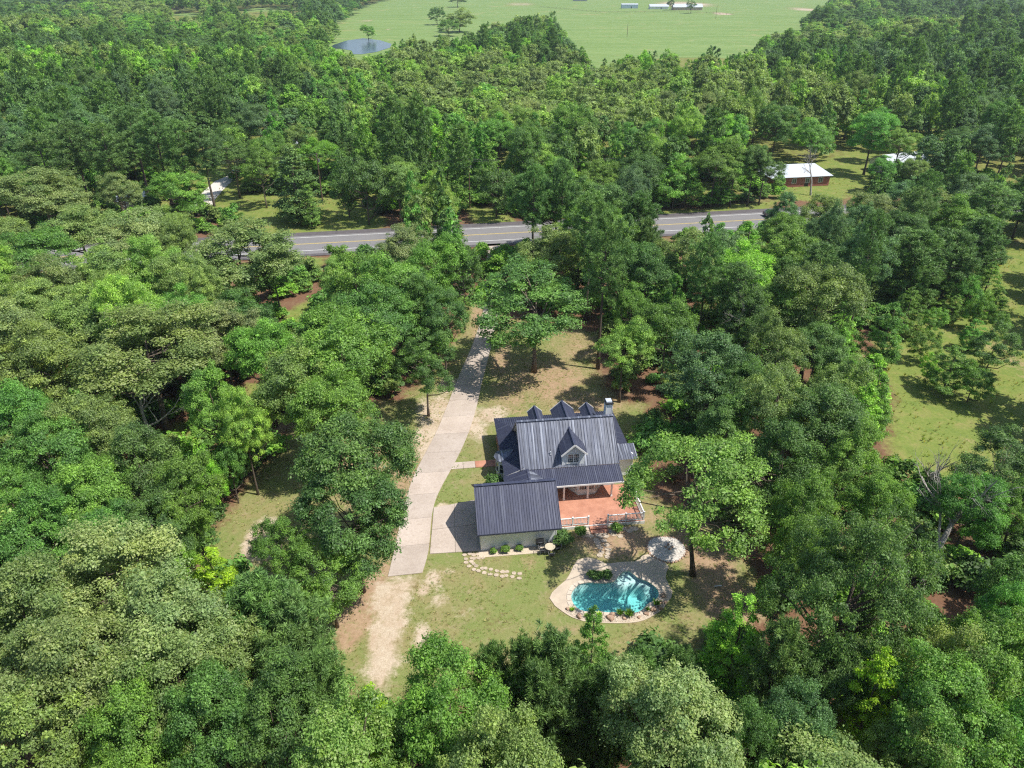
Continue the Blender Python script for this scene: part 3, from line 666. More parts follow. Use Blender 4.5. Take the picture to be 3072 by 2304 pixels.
# ------------------------------------------------------------ rear deck with white railing
deck = empty('rear_deck', HO, TH, 'terracotta red painted deck with white railing behind the house', 'deck')
MB().box(7.56, 16.5, 1.95, 7.93, .0, .35).build('floor', M['terracotta'], deck)
MB().box(7.56, 16.5, 1.88, 1.945, .0, .33).build('edge_board', M['trim'], deck)
st = empty('steps', (0, 0, 0), parent=deck)
MB().box(10.9, 12.65, 1.45, 1.87, -.05, .23).build('tread', M['terracotta'], st); MB().box(10.9, 12.65, 1.0, 1.445, -.05, .11).build('tread', M['terracotta'], st)
bal_me = MB().box(-.02, .02, -.02, .02, 0, .78).mesh('baluster', M['trim'])
post_me = MB().box(-.06, .06, -.06, .06, 0, 1.02).box(-.08, .08, -.08, .08, 1.02, 1.06).mesh('rail_post', M['trim'])
for (xa, ya), (xb, yb), k in (((7.65, 2.05), (10.8, 2.05), 22), ((12.75, 2.05), (16.4, 2.05), 26), ((16.4, 2.05), (16.4, 5.2), 21)):
    for t in (0, .5, 1):
        if t == 0 and ya == 2.05 and xa == 16.4: continue
        link('rail_post', post_me, deck, (xa + (xb - xa) * t, ya + (yb - ya) * t, .352))
    e = V((xb - xa, yb - ya, 0)).normalized() * .062
    bar((xa + e.x, ya + e.y, 1.27), (xb - e.x, yb - e.y, 1.27), .1, .06, 'hand_rail', M['trim'], deck); bar((xa + e.x, ya + e.y, .45), (xb - e.x, yb - e.y, .45), .06, .05, 'bottom_rail', M['trim'], deck)
    for i in range(k):
        t = (i + .8) / (k + .6); link('baluster', bal_me, deck, (xa + (xb - xa) * t, ya + (yb - ya) * t, .475))

# ------------------------------------------------------------ leaf and wood makers (used by shrubs and trees)
def unit(a): return a / np.maximum(1e-9, np.linalg.norm(a, axis=1, keepdims=True))
def leaf_mesh(name, C, Nn, size, ratio, v, w, mat, r, T=None, fold=.18):
    """C centres, Nn normals, size length, T optional long axes -> folded diamond leaves"""
    n = len(C); Nn = unit(Nn)
    if T is None: T = r.normal(size=(n, 3))
    T = unit(T - Nn * np.sum(T * Nn, 1, keepdims=True)); B = np.cross(Nn, T)
    L = size[:, None] * .5; W = L * ratio
    P = np.stack([C - T * L, C + B * W + Nn * W * fold * 2 + T * L * .12, C + T * L, C - B * W + Nn * W * fold * 2 + T * L * .12], 1).reshape(-1, 3)
    i = np.arange(n) * 4
    F = np.stack([i, i + 1, i + 2, i, i + 2, i + 3], 1).ravel()
    me = bpy.data.meshes.new(name); me.vertices.add(4 * n); me.vertices.foreach_set('co', P.ravel())
    me.loops.add(6 * n); me.loops.foreach_set('vertex_index', F); me.polygons.add(2 * n); me.polygons.foreach_set('loop_start', np.arange(0, 6 * n, 3))
    me.update(calc_edges=True)
    for nm, a in (('v', v), ('w', w)):
        at_ = me.attributes.new(nm, 'FLOAT', 'POINT'); at_.data.foreach_set('value', np.repeat(a, 4).astype(np.float32))
    me.materials.append(mat); return me
def clump_leaves(cc, cr, per, lsize, r, flat=.75, up=.45, jit=.5, ratio=.62, cen=None, hemi=-.2):
    """leaves scattered over the upper shell of each clump"""
    k = len(cc); n = np.maximum(8, (per * (cr / cr.mean()) ** 2).astype(int)); ci = np.repeat(np.arange(k), n); m = len(ci)
    d = unit(r.normal(size=(m, 3))); bad = d[:, 2] < hemi; d[bad, 2] *= -1
    rad = cr[ci] * np.clip(r.normal(.8, .3, m), .1, 1.5)
    off = d * rad[:, None]; off[:, 2] *= flat
    C = cc[ci] + off
    Nn = d * .6 + np.array([0, 0, up]) + r.normal(size=(m, 3)) * jit
    if cen is not None: Nn = Nn + unit(C - cen) * .35
    cw = r.random(k); return C, Nn, lsize * np.exp(r.normal(0, .32, m)), r.random(m), np.clip(cw[ci] + r.normal(0, .12, m), 0, 1)
def oak_crown(seed, Rx, Rz, zc, nclump, per, lsize, mat, gap=0., lob=.28, name='crown', cr=(.85, 1.5), inner=.16, up=.45):
    """several leaning sub-crowns, each a shell of leaf clumps"""
    r = np.random.default_rng(seed); ns = int(r.integers(5, 8)); a0 = r.uniform(0, 6.3)
    S = [(np.array([r.normal(0, .08) * Rx, r.normal(0, .08) * Rx, zc + .22 * Rz]), np.array([.56 * Rx, .56 * Rx, .74 * Rz]))]
    for i in range(ns):
        a = a0 + i * 6.283 / ns + r.uniform(-.3, .3); q = r.uniform(.44, .66) * Rx * (1 + lob * r.uniform(-.5, .5)); s = r.uniform(.36, .56)
        S.append((np.array([q * math.cos(a), q * math.sin(a), zc + r.uniform(-.5, .36) * Rz]), np.array([s * Rx, s * Rx, r.uniform(.46, .7) * Rz])))
    wt = np.array([s[1].prod() ** .667 for s in S]); wt /= wt.sum(); cc = []
    for k, (c, e) in enumerate(S):
        m = int(nclump * wt[k] * 2.4) + 2; d = unit(r.normal(size=(m, 3))); d = d[d[:, 2] > -.55]; m = len(d)
        rad = np.where(r.random(m) < inner, r.uniform(.3, .75, m), r.uniform(.8, 1.06, m)); rad = np.where(r.random(m) < .14, r.uniform(1.08, 1.28, m), rad); p = c + d * rad[:, None] * e; ok_ = np.ones(m, bool)
        for k2, (c2, e2) in enumerate(S):
            if k2 != k: ok_ &= np.sum(((p - c2) / e2) ** 2, 1) > .8
        if gap: ok_ &= (np.sin(d[:, 0] * 4 + seed + k) + np.sin(d[:, 1] * 4.4 + seed * 2 + k) + np.sin(d[:, 2] * 5 + seed * 3)) > -2 + gap * 2.4
        cc.append(p[ok_])
    cc = np.concatenate(cc); r.shuffle(cc); cc = cc[:nclump]; k = len(cc); rr_ = r.uniform(*cr, k) * r.choice([.6, .8, 1, 1.2], k)
    C, Nn, s, v, w = clump_leaves(cc, rr_, per, lsize, r, cen=np.array([0, 0, zc - Rz * .5]), up=up)
    return leaf_mesh(name, C, Nn, s, .62, v, w, mat, r), cc
def cone_crown(seed, Rb, z0, z1, nclump, per, lsize, mat, cr=(.6, 1.1), p=.8, name='crown'):
    r = np.random.default_rng(seed)
    t = np.sort(r.random(nclump) ** 1.35); a = r.uniform(0, 2 * math.pi, nclump)
    prof = Rb * np.clip((1 - t), 0, 1) ** p * (.55 + .45 * np.clip(t / .15, 0, 1)); rad = prof * np.sqrt(r.uniform(.45, 1.1, nclump)) * (1 + .25 * np.sin(a * 3 + seed) + .15 * np.sin(a * 2 + t * 9))
    cc = np.stack([rad * np.cos(a), rad * np.sin(a), z0 + (z1 - z0) * t], 1); rr = r.uniform(*cr, nclump) * (1.05 - .5 * t)
    C, Nn, s, v, w = clump_leaves(cc, rr, per, lsize, r, up=.5)
    return leaf_mesh(name, C, Nn, s, .62, v, w, mat, r), cc
def pine_crown(seed, Rb, z0, z1, nbr, mat, blen=.42, per=46, name='crown', tuft=5, bw=.13, round_=.75, trad=.34):
    """needle tufts along whorled branches"""
    r = np.random.default_rng(seed); C = []; D = []; W = []; br = []
    for i in range(nbr):
        t = (i + r.random()) / nbr; a = i * 2.4 + r.uniform(-.4, .4); z = z0 + (z1 - z0) * t
        ln = Rb * (math.sin(math.pi * min(1, .18 + .82 * t)) ** round_) * r.uniform(.65, 1.12) * (1 if t < .93 else .6) + .25
        rise = r.uniform(-.05, .4) + .5 * t; dv = np.array([math.cos(a), math.sin(a), rise]); e = np.array([0, 0, z]) + dv * ln; br.append((np.array([0, 0, z]), e)); bw_ = r.random()
        m = max(3, int(tuft * ln / Rb * 1.8 + 2))
        for j in range(m):
            s = .35 + .65 * (j + r.random() * .6) / m
            p = np.array([0, 0, z]) + dv * ln * s + r.normal(size=3) * np.array([.28, .28, .16]) * (.5 + ln * .22)
            q = per; dd = unit(r.normal(size=(q, 3)) + np.array([dv[0] * .5, dv[1] * .5, .75])); C.append(p + dd * (trad * r.uniform(.3, 1.0, (q, 1)))); D.append(dd); W += [bw_ * .6 + r.random() * .4] * q
    C = np.concatenate(C); D = np.concatenate(D); m = len(C); Nn = np.cross(D, r.normal(size=(m, 3))) + np.array([0, 0, .5])
    return leaf_mesh(name, C, Nn, blen * r.uniform(.7, 1.25, m), bw, r.random(m), np.array(W), mat, r, T=D, fold=.05), br
def trunk_mesh(seed, h, rb, ends, mat, z_lo, lean=(0, 0), top=.78, name='trunk', limb=.34, sides=7):
    """tapered trunk with bent limbs that reach into the crown"""
    r = np.random.default_rng(seed); mb = MB(); n = 7; pts = []; rad = []
    wob = r.normal(0, .12, (n, 2))
    for i in range(n):
        t = i / (n - 1); pts.append((lean[0] * t + wob[i, 0] * t, lean[1] * t + wob[i, 1] * t, h * top * t - .25)); rad.append(rb * (1.45 if i == 0 else (1 - .78 * t)))
    mb.tube(pts, rad, 10)
    for e in ends:
        t = min(.95, max(z_lo / (h * top), (e[2] - .35 * math.hypot(e[0], e[1]) * r.uniform(.8, 1.4)) / (h * top)))
        i = t * (n - 1); a = int(i); f = i - a; b = min(a + 1, n - 1)
        s = np.array(pts[a]) * (1 - f) + np.array(pts[b]) * f; rs = (rad[a] * (1 - f) + rad[b] * f)
        e = np.array(e); m1 = s + (e - s) * .4 + np.array([0, 0, -.08 * np.linalg.norm(e - s)]) + r.normal(0, .15, 3); m2 = s + (e - s) * .75 + r.normal(0, .2, 3)
        r0_ = min(rs * .75, .05 + limb * rb * min(1.4, np.linalg.norm(e - s) / 4)); mb.tube([s, m1, m2, e], [r0_, r0_ * .72, r0_ * .42, r0_ * .12], sides, cap=False)
    return mb.mesh(name, mat, smooth=True)
def dead_mesh(seed, h, rb, spread, mat, levels=4, lean=(0, 0), name='limbs', fork=.35):
    r = np.random.default_rng(seed); mb = MB()
    def grow(p, d, ln, rd, lv):
        pts = [p]; rads = [rd]; q = p.copy(); dd = d.copy(); k = 4
        for i in range(k):
            dd = dd + r.normal(0, .16, 3) + np.array([0, 0, .05]); dd /= np.linalg.norm(dd); q = q + dd * ln / k; pts.append(q); rads.append(rd * (1 - .62 * (i + 1) / k))
        mb.tube(pts, rads, 7 if lv > 2 else 5, cap=False)
        if lv <= 0: return
        for j in range(r.integers(3, 6) if lv > 1 else r.integers(2, 4)):
            i = r.integers(2 if lv == levels else 1, k + 1); a = r.normal(size=3); a -= dd * (a @ dd); a /= np.linalg.norm(a)
            nd = dd * r.uniform(.5, .9) + a * spread * r.uniform(.6, 1.1) + np.array([0, 0, .18]); nd /= np.linalg.norm(nd)
            grow(pts[i], nd, ln * r.uniform(.45, .68), rads[i] * r.uniform(.5, .75), lv - 1)
    d0 = np.array([lean[0], lean[1], 1.]); d0 /= np.linalg.norm(d0)
    grow(np.array([0, 0, -.2]), d0, h * .55, rb, levels)
    return mb.mesh(name, mat, smooth=True)
LIN = dict(ol=(.128, .182, .048), pale=(.150, .200, .066), dk=(.068, .130, .030), md=(.096, .176, .030), br=(.130, .250, .030), yl=(.205, .33, .022), bl=(.078, .140, .050), pn=(.082, .146, .038), wl=(.145, .235, .044), gr=(.085, .185, .034))
LIN = {k: tuple(x * 1.95 for x in v) for k, v in LIN.items()}

# ------------------------------------------------------------ swimming pool
def area(p): x, y = p[:, 0], p[:, 1]; return .5 * np.sum(x * np.roll(y, -1) - np.roll(x, -1) * y)
def dense(P, step):
    if area(P) < 0: P = P[::-1]
    n = len(P); out = []
    for i in range(n):                                          # closed Catmull-Rom
        a, b, c, d = P[i - 1], P[i], P[(i + 1) % n], P[(i + 2) % n]; k = max(1, int(np.hypot(*(c - b)) / step))
        for j in range(k):
            t = j / k; out.append(.5 * (2 * b + (c - a) * t + (2 * a - 5 * b + 4 * c - d) * t * t + (3 * b - a - 3 * c + d) * t ** 3))
    return np.array(out)
def offset(P, o):
    t = np.roll(P, -1, 0) - np.roll(P, 1, 0); nn = np.stack([t[:, 1], -t[:, 0]], 1); nn /= np.hypot(*nn.T)[:, None]; return P + nn * o
def ring_sheet(name, outer, hole, z, th, mat, parent=None):
    bm = bmesh.new(); es = []
    for lp in ([outer] + ([hole] if hole is not None else [])):
        vs_ = [bm.verts.new((p[0], p[1], z)) for p in lp]; es += [bm.edges.new((vs_[i], vs_[(i + 1) % len(vs_)])) for i in range(len(vs_))]
    bmesh.ops.triangle_fill(bm, edges=es, use_beauty=True)
    ex = bmesh.ops.extrude_face_region(bm, geom=bm.faces[:]); bmesh.ops.translate(bm, verts=[v for v in ex['geom'] if isinstance(v, bmesh.types.BMVert)], vec=(0, 0, -th))
    bmesh.ops.recalc_face_normals(bm, faces=bm.faces)
    me = bpy.data.meshes.new(name); bm.to_mesh(me); bm.free(); me.materials.append(mat); return link(name, me, parent)
PO = dense(POOL, .22); DO = dense(DECKP, .5)
cop_out = offset(PO, .34)
ring_sheet('pool_deck', DO, offset(PO, .30), .04, .12, M['pool_deck']); tag(bpy.data.objects['pool_deck'], kind='structure')
cen = PO.mean(0)
pool = empty('swimming_pool', (cen[0], cen[1], 0), 0, 'free-form turquoise swimming pool with shallow pale ledge behind the house', 'pool')
lc = at(*z2((905, 640)))
l0, l1 = at(*z2((740, 672))), at(*z2((1010, 700))); ln_ = Vector((-(l1 - l0).y, (l1 - l0).x, 0)).normalized()
def depth(p):
    d = (Vector((p[0], p[1], 0)) - l0).dot(ln_) + .25 * math.sin((p[0] - l0.x) * 1.9); t = min(1, max(0, .5 - d / .22))
    e = math.hypot(p[0] - lc.x - 1.7, p[1] - lc.y + .9); s = .8 if e < .6 else 9     # curved entry steps
    return min(.32 + 1.4 * t, max(.32, s))
P0 = PO - cen; mb = MB(); rings = [1.0, 1.0, .97] + [round(.93 - .04 * i_, 3) for i_ in range(22)]; npt = len(P0)
for i, s in enumerate(rings):
    for p in P0:
        q = p * s; z = .05 if i == 0 else -depth(q + cen); mb.v.append((q[0], q[1], z))
for i in range(len(rings) - 1):
    for j in range(npt): mb.f.append((i * npt + j, i * npt + (j + 1) % npt, (i + 1) * npt + (j + 1) % npt, (i + 1) * npt + j))
mb.f.append(tuple((len(rings) - 1) * npt + j for j in range(npt)))
mb.build('basin', M['plaster'], pool, smooth=True)
MB().prism([tuple(p) for p in offset(PO, .02) - cen], -2.3, -.1).build('water', M['pool_water'], pool)
i = 0
while i < npt:
    k = min(random.choice((2, 2, 3)), npt - i); seg = [j % npt for j in range(i, i + k + 1)]; i += k
    inn = offset(PO, -.05) - cen; out = offset(PO, random.uniform(.33, .42)) - cen
    sh = lambda P_, a, b: P_[a] * .97 + P_[b] * .03
    a, b = seg[0], seg[-1]
    pin = [sh(inn, a, b)] + [inn[s] for s in seg[1:-1]] + [sh(inn, b, a)]; pout = [sh(out, a, b)] + [out[s] for s in seg[1:-1]] + [sh(out, b, a)]
    MB().prism([tuple(p) for p in pout] + [tuple(p) for p in pin[::-1]], -.02, .07 + random.uniform(0, .02)).build('coping_stone', M['coping'], pool)
# planted rock bed on the near side
BO = dense(BEDP, .4)
ring_sheet('rock_bed', BO, None, .062, .06, M['gravel_tan']); tag(bpy.data.objects['rock_bed'], kind='structure')
def rock_mesh(seed, mat, name='boulder', f=(1, .8, .6), sub=2, j=.22):
    bm = bmesh.new(); bmesh.ops.create_icosphere(bm, subdivisions=sub, radius=1); r = np.random.default_rng(seed); ax = unit(r.normal(size=(7, 3)))
    for v in bm.verts:
        d = np.array(v.co); s = 1 + j * np.sin(3 * d[0] + seed) * np.cos(2.5 * d[1] + seed * 2)
        for a in ax:
            q = d @ a
            if q > .62: s *= .62 / q * .35 + .65
        v.co = Vector(d * s * np.array(f))
    me = bpy.data.meshes.new(name); bm.to_mesh(me); bm.free(); me.materials.append(mat); return me
rocks = [rock_mesh(s, M['rock']) for s in (1, 2, 3, 4)]
ORD = ['first', 'second', 'third', 'fourth', 'fifth', 'sixth', 'seventh', 'eighth', 'ninth', 'tenth', 'eleventh', 'twelfth', 'thirteenth', 'fourteenth', 'fifteenth', 'sixteenth']
RK = [(395, 905, .22), (490, 968, .3), (590, 980, .2), (748, 985, .38), (762, 952, .3), (865, 985, .22), (985, 975, .2), (1050, 948, .26), (1102, 912, .34), (1160, 900, .24), (1185, 800, .34), (1165, 855, .24), (1205, 850, .2)]
for i, (x, y, s) in enumerate(RK):
    p = at(*z2((x, y)), .06); o = link('boulder', rocks[i % 4], None, p + Vector((0, 0, s * .3)), (0, 0, i * 1.7), (s, s, s))
    tag(o, f'brown sandstone boulder, {ORD[i]} from the left end of the rock bed around pool', 'boulder', 'boulders in the pool rock bed')
# smaller loose stones of the bed
mb = MB(); r = np.random.default_rng(5)
for _ in range(900):
    q = BO[r.integers(len(BO))] * r.random() + BO[r.integers(len(BO))] * 0; 
pts = r.uniform(BO.min(0), BO.max(0), (5200, 2)); pts = pts[inside(pts, BO)]
for p in pts:
    s = r.uniform(.03, .085); a = r.uniform(0, 6.3); c, d = math.cos(a) * s, math.sin(a) * s; z = .06
    mb.poly([(p[0] + c, p[1] + d, z), (p[0] - d, p[1] + c, z), (p[0] - c, p[1] - d, z), (p[0] + d, p[1] - c, z), (p[0] + c * .3, p[1] + d * .2, z + s * .9)], [(0, 1, 4), (1, 2, 4), (2, 3, 4), (3, 0, 4)])
tag(mb.build('pebbles', M['coping']), 'pale loose stones spread over the pool rock bed', 'pebbles', kind='stuff')

# shrubs: leafy balls with short stems
def shrub_proto(seed, Rx, h, mat, n=26, per=70, ls=.13):
    me, cc = oak_crown(seed, Rx * .72, h * .42, h * .55, n, per, ls, mat, name='foliage', cr=(Rx * .3, Rx * .48), lob=.3)
    st = MB()
    for e in cc[:7]: st.tube([(0, 0, -.05), (e[0] * .4, e[1] * .4, e[2] * .5), tuple(e)], [.03, .022, .008], 5, cap=False)
    return me, st.mesh('stem', M['bark'], True)
SHR = [shrub_proto(31, .6, .9, M['leaf']), shrub_proto(32, 1.2, 1.9, M['leaf'], 40, 90, .17)]
def grasstuft(seed, n=70, h=.5, mat=None, lean=(.1, .8)):
    r = np.random.default_rng(seed); a = r.uniform(0, 6.3, n); t = r.uniform(*lean, n)
    D = np.stack([np.cos(a) * t, np.sin(a) * t, np.ones(n)], 1); D = unit(D); L = h * r.uniform(.6, 1.1, n); C = D * (L * .5)[:, None]
    return leaf_mesh('blades', C, np.cross(D, r.normal(size=(n, 3))), L, .1, r.random(n), r.random(n), mat or M['leaf'], r, T=D, fold=.02)
TUF = grasstuft(3, 120, .62)
def shrub(px, py, kind, s, tint, label, group=None, name='shrub', cat='shrub', loc=None):
    p = loc if loc is not None else at(px, py)
    o = empty(name, p, random.uniform(0, 6), label, cat, group); o.scale = (s, s, s * random.uniform(.9, 1.1))
    f = link('foliage', SHR[kind][0], o); f.color = (*LIN[tint], 1); link('stem', SHR[kind][1], o); return o
shrub(0, 0, 0, .55, 'md', 'small round green shrub in the stone bed, left of three by garage wall', 'garage bed shrubs', loc=hw(1.15, -.5))
shrub(0, 0, 0, .72, 'md', 'small round green shrub in the stone bed, middle of three by garage wall', 'garage bed shrubs', loc=hw(2.3, -.5))
shrub(0, 0, 0, .62, 'md', 'small round green shrub in the stone bed, right of three by garage wall', 'garage bed shrubs', loc=hw(3.65, -.4))
shrub(0, 0, 1, .8, 'dk', 'big dark shrub at the garage corner beside the red deck', loc=hw(7.75, .1))
shrub(0, 0, 0, .95, 'md', 'green shrub in front of the left white deck railing', loc=hw(9.75, 1.0))
shrub(0, 0, 0, .9, 'md', 'green shrub in front of the right white deck railing', loc=hw(13.4, 1.1))
shrub(0, 0, 1, .95, 'dk', 'dark shrub in the shade beside the left bay of house', loc=hw(2.2, 9.0)); shrub(0, 0, 1, .8, 'dk', 'dark shrub in the house shade near the garage', loc=hw(2.3, 7.6))
PB = [(432, 918, .8, 'yl'), (548, 968, .8, 'wl'), (660, 962, 1.0, 'yl'), (830, 952, 1.3, 'md'), (905, 962, 1.6, 'md'), (1058, 915, .8, 'wl'), (1130, 872, 1.3, 'md')]
for i, (x, y, s, tn) in enumerate(PB):
    p = at(*z2((x, y)), .06); o = empty('ornamental_grass', p, i, f'green grassy plant, {ORD[i]} from the left in the rock bed around pool', 'plant', 'plants in the pool rock bed'); o.scale = (s, s, s * .75)
    f = link('blades', TUF, o); f.color = (*LIN[tn], 1)
for i, (x, y) in enumerate(((600, 645), (640, 655), (720, 645))):
    shrub(*z2((x, y)), 0, .8, 'dk', f'dark plant, {ORD[i]} from the left on the shaded far edge of pool', 'plants on the far pool edge', 'pool_plant', 'plant')

# fire pit: pale gravel inside a ring of stones
fire = empty('fire_pit', FIRE_C, 0, 'round white gravel fire pit ringed with stones near the big tree', 'fire pit')
rx = (at(*z2((1372, 405))) - FIRE_C).x; ry = (at(*z2((1215, 303))) - FIRE_C).y
el = lambda a, s=1.: (rx * s * math.cos(a), ry * s * math.sin(a) * (1 + .06 * math.sin(3 * a)))
MB().prism([el(i * math.pi / 18) for i in range(36)], -.03, .06).build('gravel', M['gravel_white'], fire)
for i in range(30):
    a = i * 2 * math.pi / 30; x, y = el(a, 1.03); link('ring_stone', rocks[i % 4], fire, (x, y, .04), (0, 0, a * 2), (.2, .15, .16))
mb = MB()
for _ in range(1500):
    a = r.uniform(0, 6.3); x, y = el(a, math.sqrt(r.random()) * .97); s = r.uniform(.03, .08); b = r.uniform(0, 6.3); c, d = math.cos(b) * s, math.sin(b) * s; z = .058
    mb.poly([(x + c, y + d, z), (x - d, y + c, z), (x - c, y - d, z), (x + d, y - c, z), (x + c * .3, y, z + s * .8)], [(0, 1, 4), (1, 2, 4), (2, 3, 4), (3, 0, 4)])
tag(mb.build('pebble_layer', M['gravel_white'], fire), kind='stuff')
for i in range(4): link('hearth_stone', rocks[i], fire, (.25 + .3 * math.cos(i * 1.6), .2 + .3 * math.sin(i * 1.6), .1), (0, 0, i), (.2, .16, .15))

# flagstone paths and the stone-covered bed along the garage
path = empty('flagstone_path', (0, 0, 0), kind='structure')
def flag(x, y, s, sd):
    r_ = random.Random(sd); n = r_.randint(5, 7); a0 = r_.random() * 6
    pts = [(x + s * r_.uniform(.75, 1.1) * math.cos(a0 + 6.283 * i / n), y + s * .85 * r_.uniform(.75, 1.1) * math.sin(a0 + 6.283 * i / n)) for i in range(n)]
    MB().prism(pts, -.03, .03 + r_.uniform(0, .02)).build('flagstone', M['stone'], path)
sd = 0
for pl, wdt in (([z3((1385, 450)), z3((1400, 520)), z3((1440, 560)), z3((1520, 585)), z3((1620, 605)), z3((1760, 620)), z3((1830, 630))], .42), ([z2((560, 210)), z2((600, 280)), z2((660, 330)), z2((700, 400)), z2((690, 480))], .55)):
    P = np.array([tuple(at(*p))[:2] for p in pl]); d = np.r_[0, np.cumsum(np.hypot(*np.diff(P, axis=0).T))]
    for t in np.arange(0, d[-1], .52):
        for sgn in (-1, 1):
            x = np.interp(t, d, P[:, 0]); y = np.interp(t, d, P[:, 1]); e = .01; dx = np.interp(t + .1, d, P[:, 0]) - x; dy = np.interp(t + .1, d, P[:, 1]) - y; l = math.hypot(dx, dy) + 1e-6
            sd += 1; j = random.uniform(-.1, .1); flag(x - dy / l * sgn * wdt * .62 + j, y + dx / l * sgn * wdt * .62 - j, wdt * .62, sd)
for i in range(3):
    for j in range(2):
        p = hw(-.75 + i * .42, -.45 - j * .5); sd += 1; flag(p.x, p.y, .27, sd)
for i in range(26):                                             # loose flagstones in the shade between deck and pool
    p = at(*z2((random.uniform(480, 960), random.uniform(225, 300)))); sd += 1; flag(p.x, p.y, random.uniform(.25, .42), sd)
bed = MB().prism([tuple(hw(*p))[:2] for p in ((.35, -.95), (6.3, -1.0), (7.2, -.6), (7.2, -.02), (-.25, -.02), (-.25, -.9))], -.04, .04).build('garage_bed', M['gravel_tan']); tag(bed, kind='structure')

# patio set and grill by the garage corner
tb = empty('patio_table', hw(6.45, -1.0), TH, 'round patio table with beige top by the garage corner', 'table')
MB().lathe([(.001, .74), (.48, .74), (.5, .72), (.48, .7), (.001, .7)], k=24).build('table_top', M['beige'], tb)
for i in range(4):
    a = i * math.pi / 2 + .78; MB().tube([(.12 * math.cos(a), .12 * math.sin(a), .7), (.3 * math.cos(a), .3 * math.sin(a), .35), (.4 * math.cos(a), .4 * math.sin(a), .0)], .02, 6).build('leg', M['dark_metal'], tb)
def chair(loc, rz, label):
    c = empty('patio_chair', loc, rz, label, 'chair', 'chairs around the patio table')
    MB().box(-.24, .24, -.22, .22, .42, .46).build('seat', M['dark_metal'], c)
    bk = empty('backrest', parent=c); 
    MB().tube([(-.24, .22, .44), (-.25, .3, .8), (-.15, .33, .92), (.15, .33, .92), (.25, .3, .8), (.24, .22, .44)], .022, 6).build('back_frame', M['grey_metal'], bk)
    for x in (-.12, 0, .12): MB().tube([(x, .23, .45), (x, .33, .91)], .012, 5).build('slat', M['dark_metal'], bk)
    for sx in (-1, 1):
        MB().tube([(sx * .25, -.2, .44), (sx * .26, -.2, .66), (sx * .26, .24, .68)], .018, 6).build('armrest', M['grey_metal'], c)
        for sy in (-.2, .2): MB().tube([(sx * .22, sy, .42), (sx * .25, sy * 1.25, 0)], .018, 6).build('leg', M['grey_metal'], c)
for dx, dy, rz, w in ((-.75, -.1, 1.57, 'left of'), (.75, 0, -1.57, 'right of'), (0, -.8, 3.14, 'in front of'), (.05, .72, 0, 'behind')):
    chair(hw(6.45 + dx, -1.0 + dy), TH + rz, f'dark metal chair {w} the round patio table by the garage')
gr_ = empty('grill', hw(5.55, -.55), TH, 'dark box grill on a post against the garage wall', 'grill')
MB().box(-.05, .05, -.05, .05, 0, .85).build('post', M['dark_metal'], gr_); MB().box(-.38, .38, -.24, .24, .85, 1.08).build('firebox', M['dark_metal'], gr_)
MB().extr([(-.38, -.24, 1.085), (-.38, .24, 1.085), (-.38, .16, 1.28), (-.38, -.12, 1.28)], (.76, 0, 0)).build('lid', M['dark_metal'], gr_); MB().tube([(-.2, -.3, 1.16), (.2, -.3, 1.16)], .015, 6).build('handle', M['grey_metal'], gr_)
p = at(2155, 1760); MB().tube([p + Vector((-.35, -.05, .09)), p + Vector((.3, .05, .09))], .06, 10).build('drain_pipe', M['trim']); tag(bpy.data.objects['drain_pipe'], 'short white pipe lying on bare ground right of the pool', 'pipe')

# ------------------------------------------------------------ neighbours' buildings
def gable_house(name, c, rz, L, D, eave, ridge, wallm, roofm, label, ov=.5, wins=4, hip=0., door=True, cat='house', panes=True):
    h_ = empty(name, c, rz, label, cat)
    x, y = L / 2, D / 2; MB().box(-x, x, -y, y, 0, eave).build('wall', wallm, h_)
    if hip == 0:
        for s in (-1, 1): MB().extr([(s * x, -y, eave + .002), (s * x, y, eave + .002), (s * x, 0, ridge - .15)], (-s * .15, 0, 0)).build('gable', wallm, h_)
    for s in (-1, 1):
        a, b = x + ov, y + ov; z0 = eave - ov * (ridge - eave) / y
        e = [(-a, s * b, z0), (a, s * b, z0), (a - hip, 0, ridge), (-a + hip, 0, ridge)]; MB().extr(e, (0, 0, .1)).build('roof_slope', roofm, h_)
        if hip: MB().extr([(s * a, -b, z0), (s * a, b, z0), (s * (a - hip), 0, ridge)], (0, 0, .098)).build('roof_hip', roofm, h_)
    for i in range(wins):
        wx = -x + (i + .7) * L / (wins + .4); w = empty('window', (wx, -y, 0), parent=h_)
        MB().box(-.6, .6, -.06, -.003, .9, 2.1).build('frame', M['trim'], w); MB().box(-.52, -.03, -.075, -.062, .98, 2.02).build('pane', M['glass'], w); MB().box(.03, .52, -.075, -.062, .98, 2.02).build('pane', M['glass'], w)
    if door: MB().box(x * .15, x * .15 + 1, -y - .05, -y - .003, .02, 2.1).build('door', M['dark_metal'], h_)
    return h_
RA = math.atan2(rd.y, rd.x)
gable_house('brick_house', at(2375, 548), RA, 15.5, 8, 2.7, 4.6, M['brick'], M['pale_roof'], 'red brick house with pale metal roof across the highway at right', hip=3.0)
gable_house('white_house', at(2690, 512), RA + .2, 12, 8, 2.7, 4.6, M['white_wall'], M['pale_roof'], 'white roofed house half hidden by trees at far right of the highway', wins=3)
gable_house('grey_house', at(845, 470), RA, 10, 8, 2.8, 5.0, M['white_wall'], M['grey_roof'], 'grey roofed house deep in the trees beyond the highway at left', wins=3)
gable_house('shed', at(405, 628), RA + .1, 5.5, 4.5, 2.6, 3.8, M['white_wall'], M['pale_roof'], 'white metal shed among the pines across the highway', wins=0, ov=.2, cat='shed')
gable_house('hidden_house', at(2460, 172), .1, 16, 10, 3, 5.5, M['white_wall'], M['pale_roof'], 'white roof showing in the dark woods right of the pasture', wins=0, door=False)
fc = at(2060, 30)
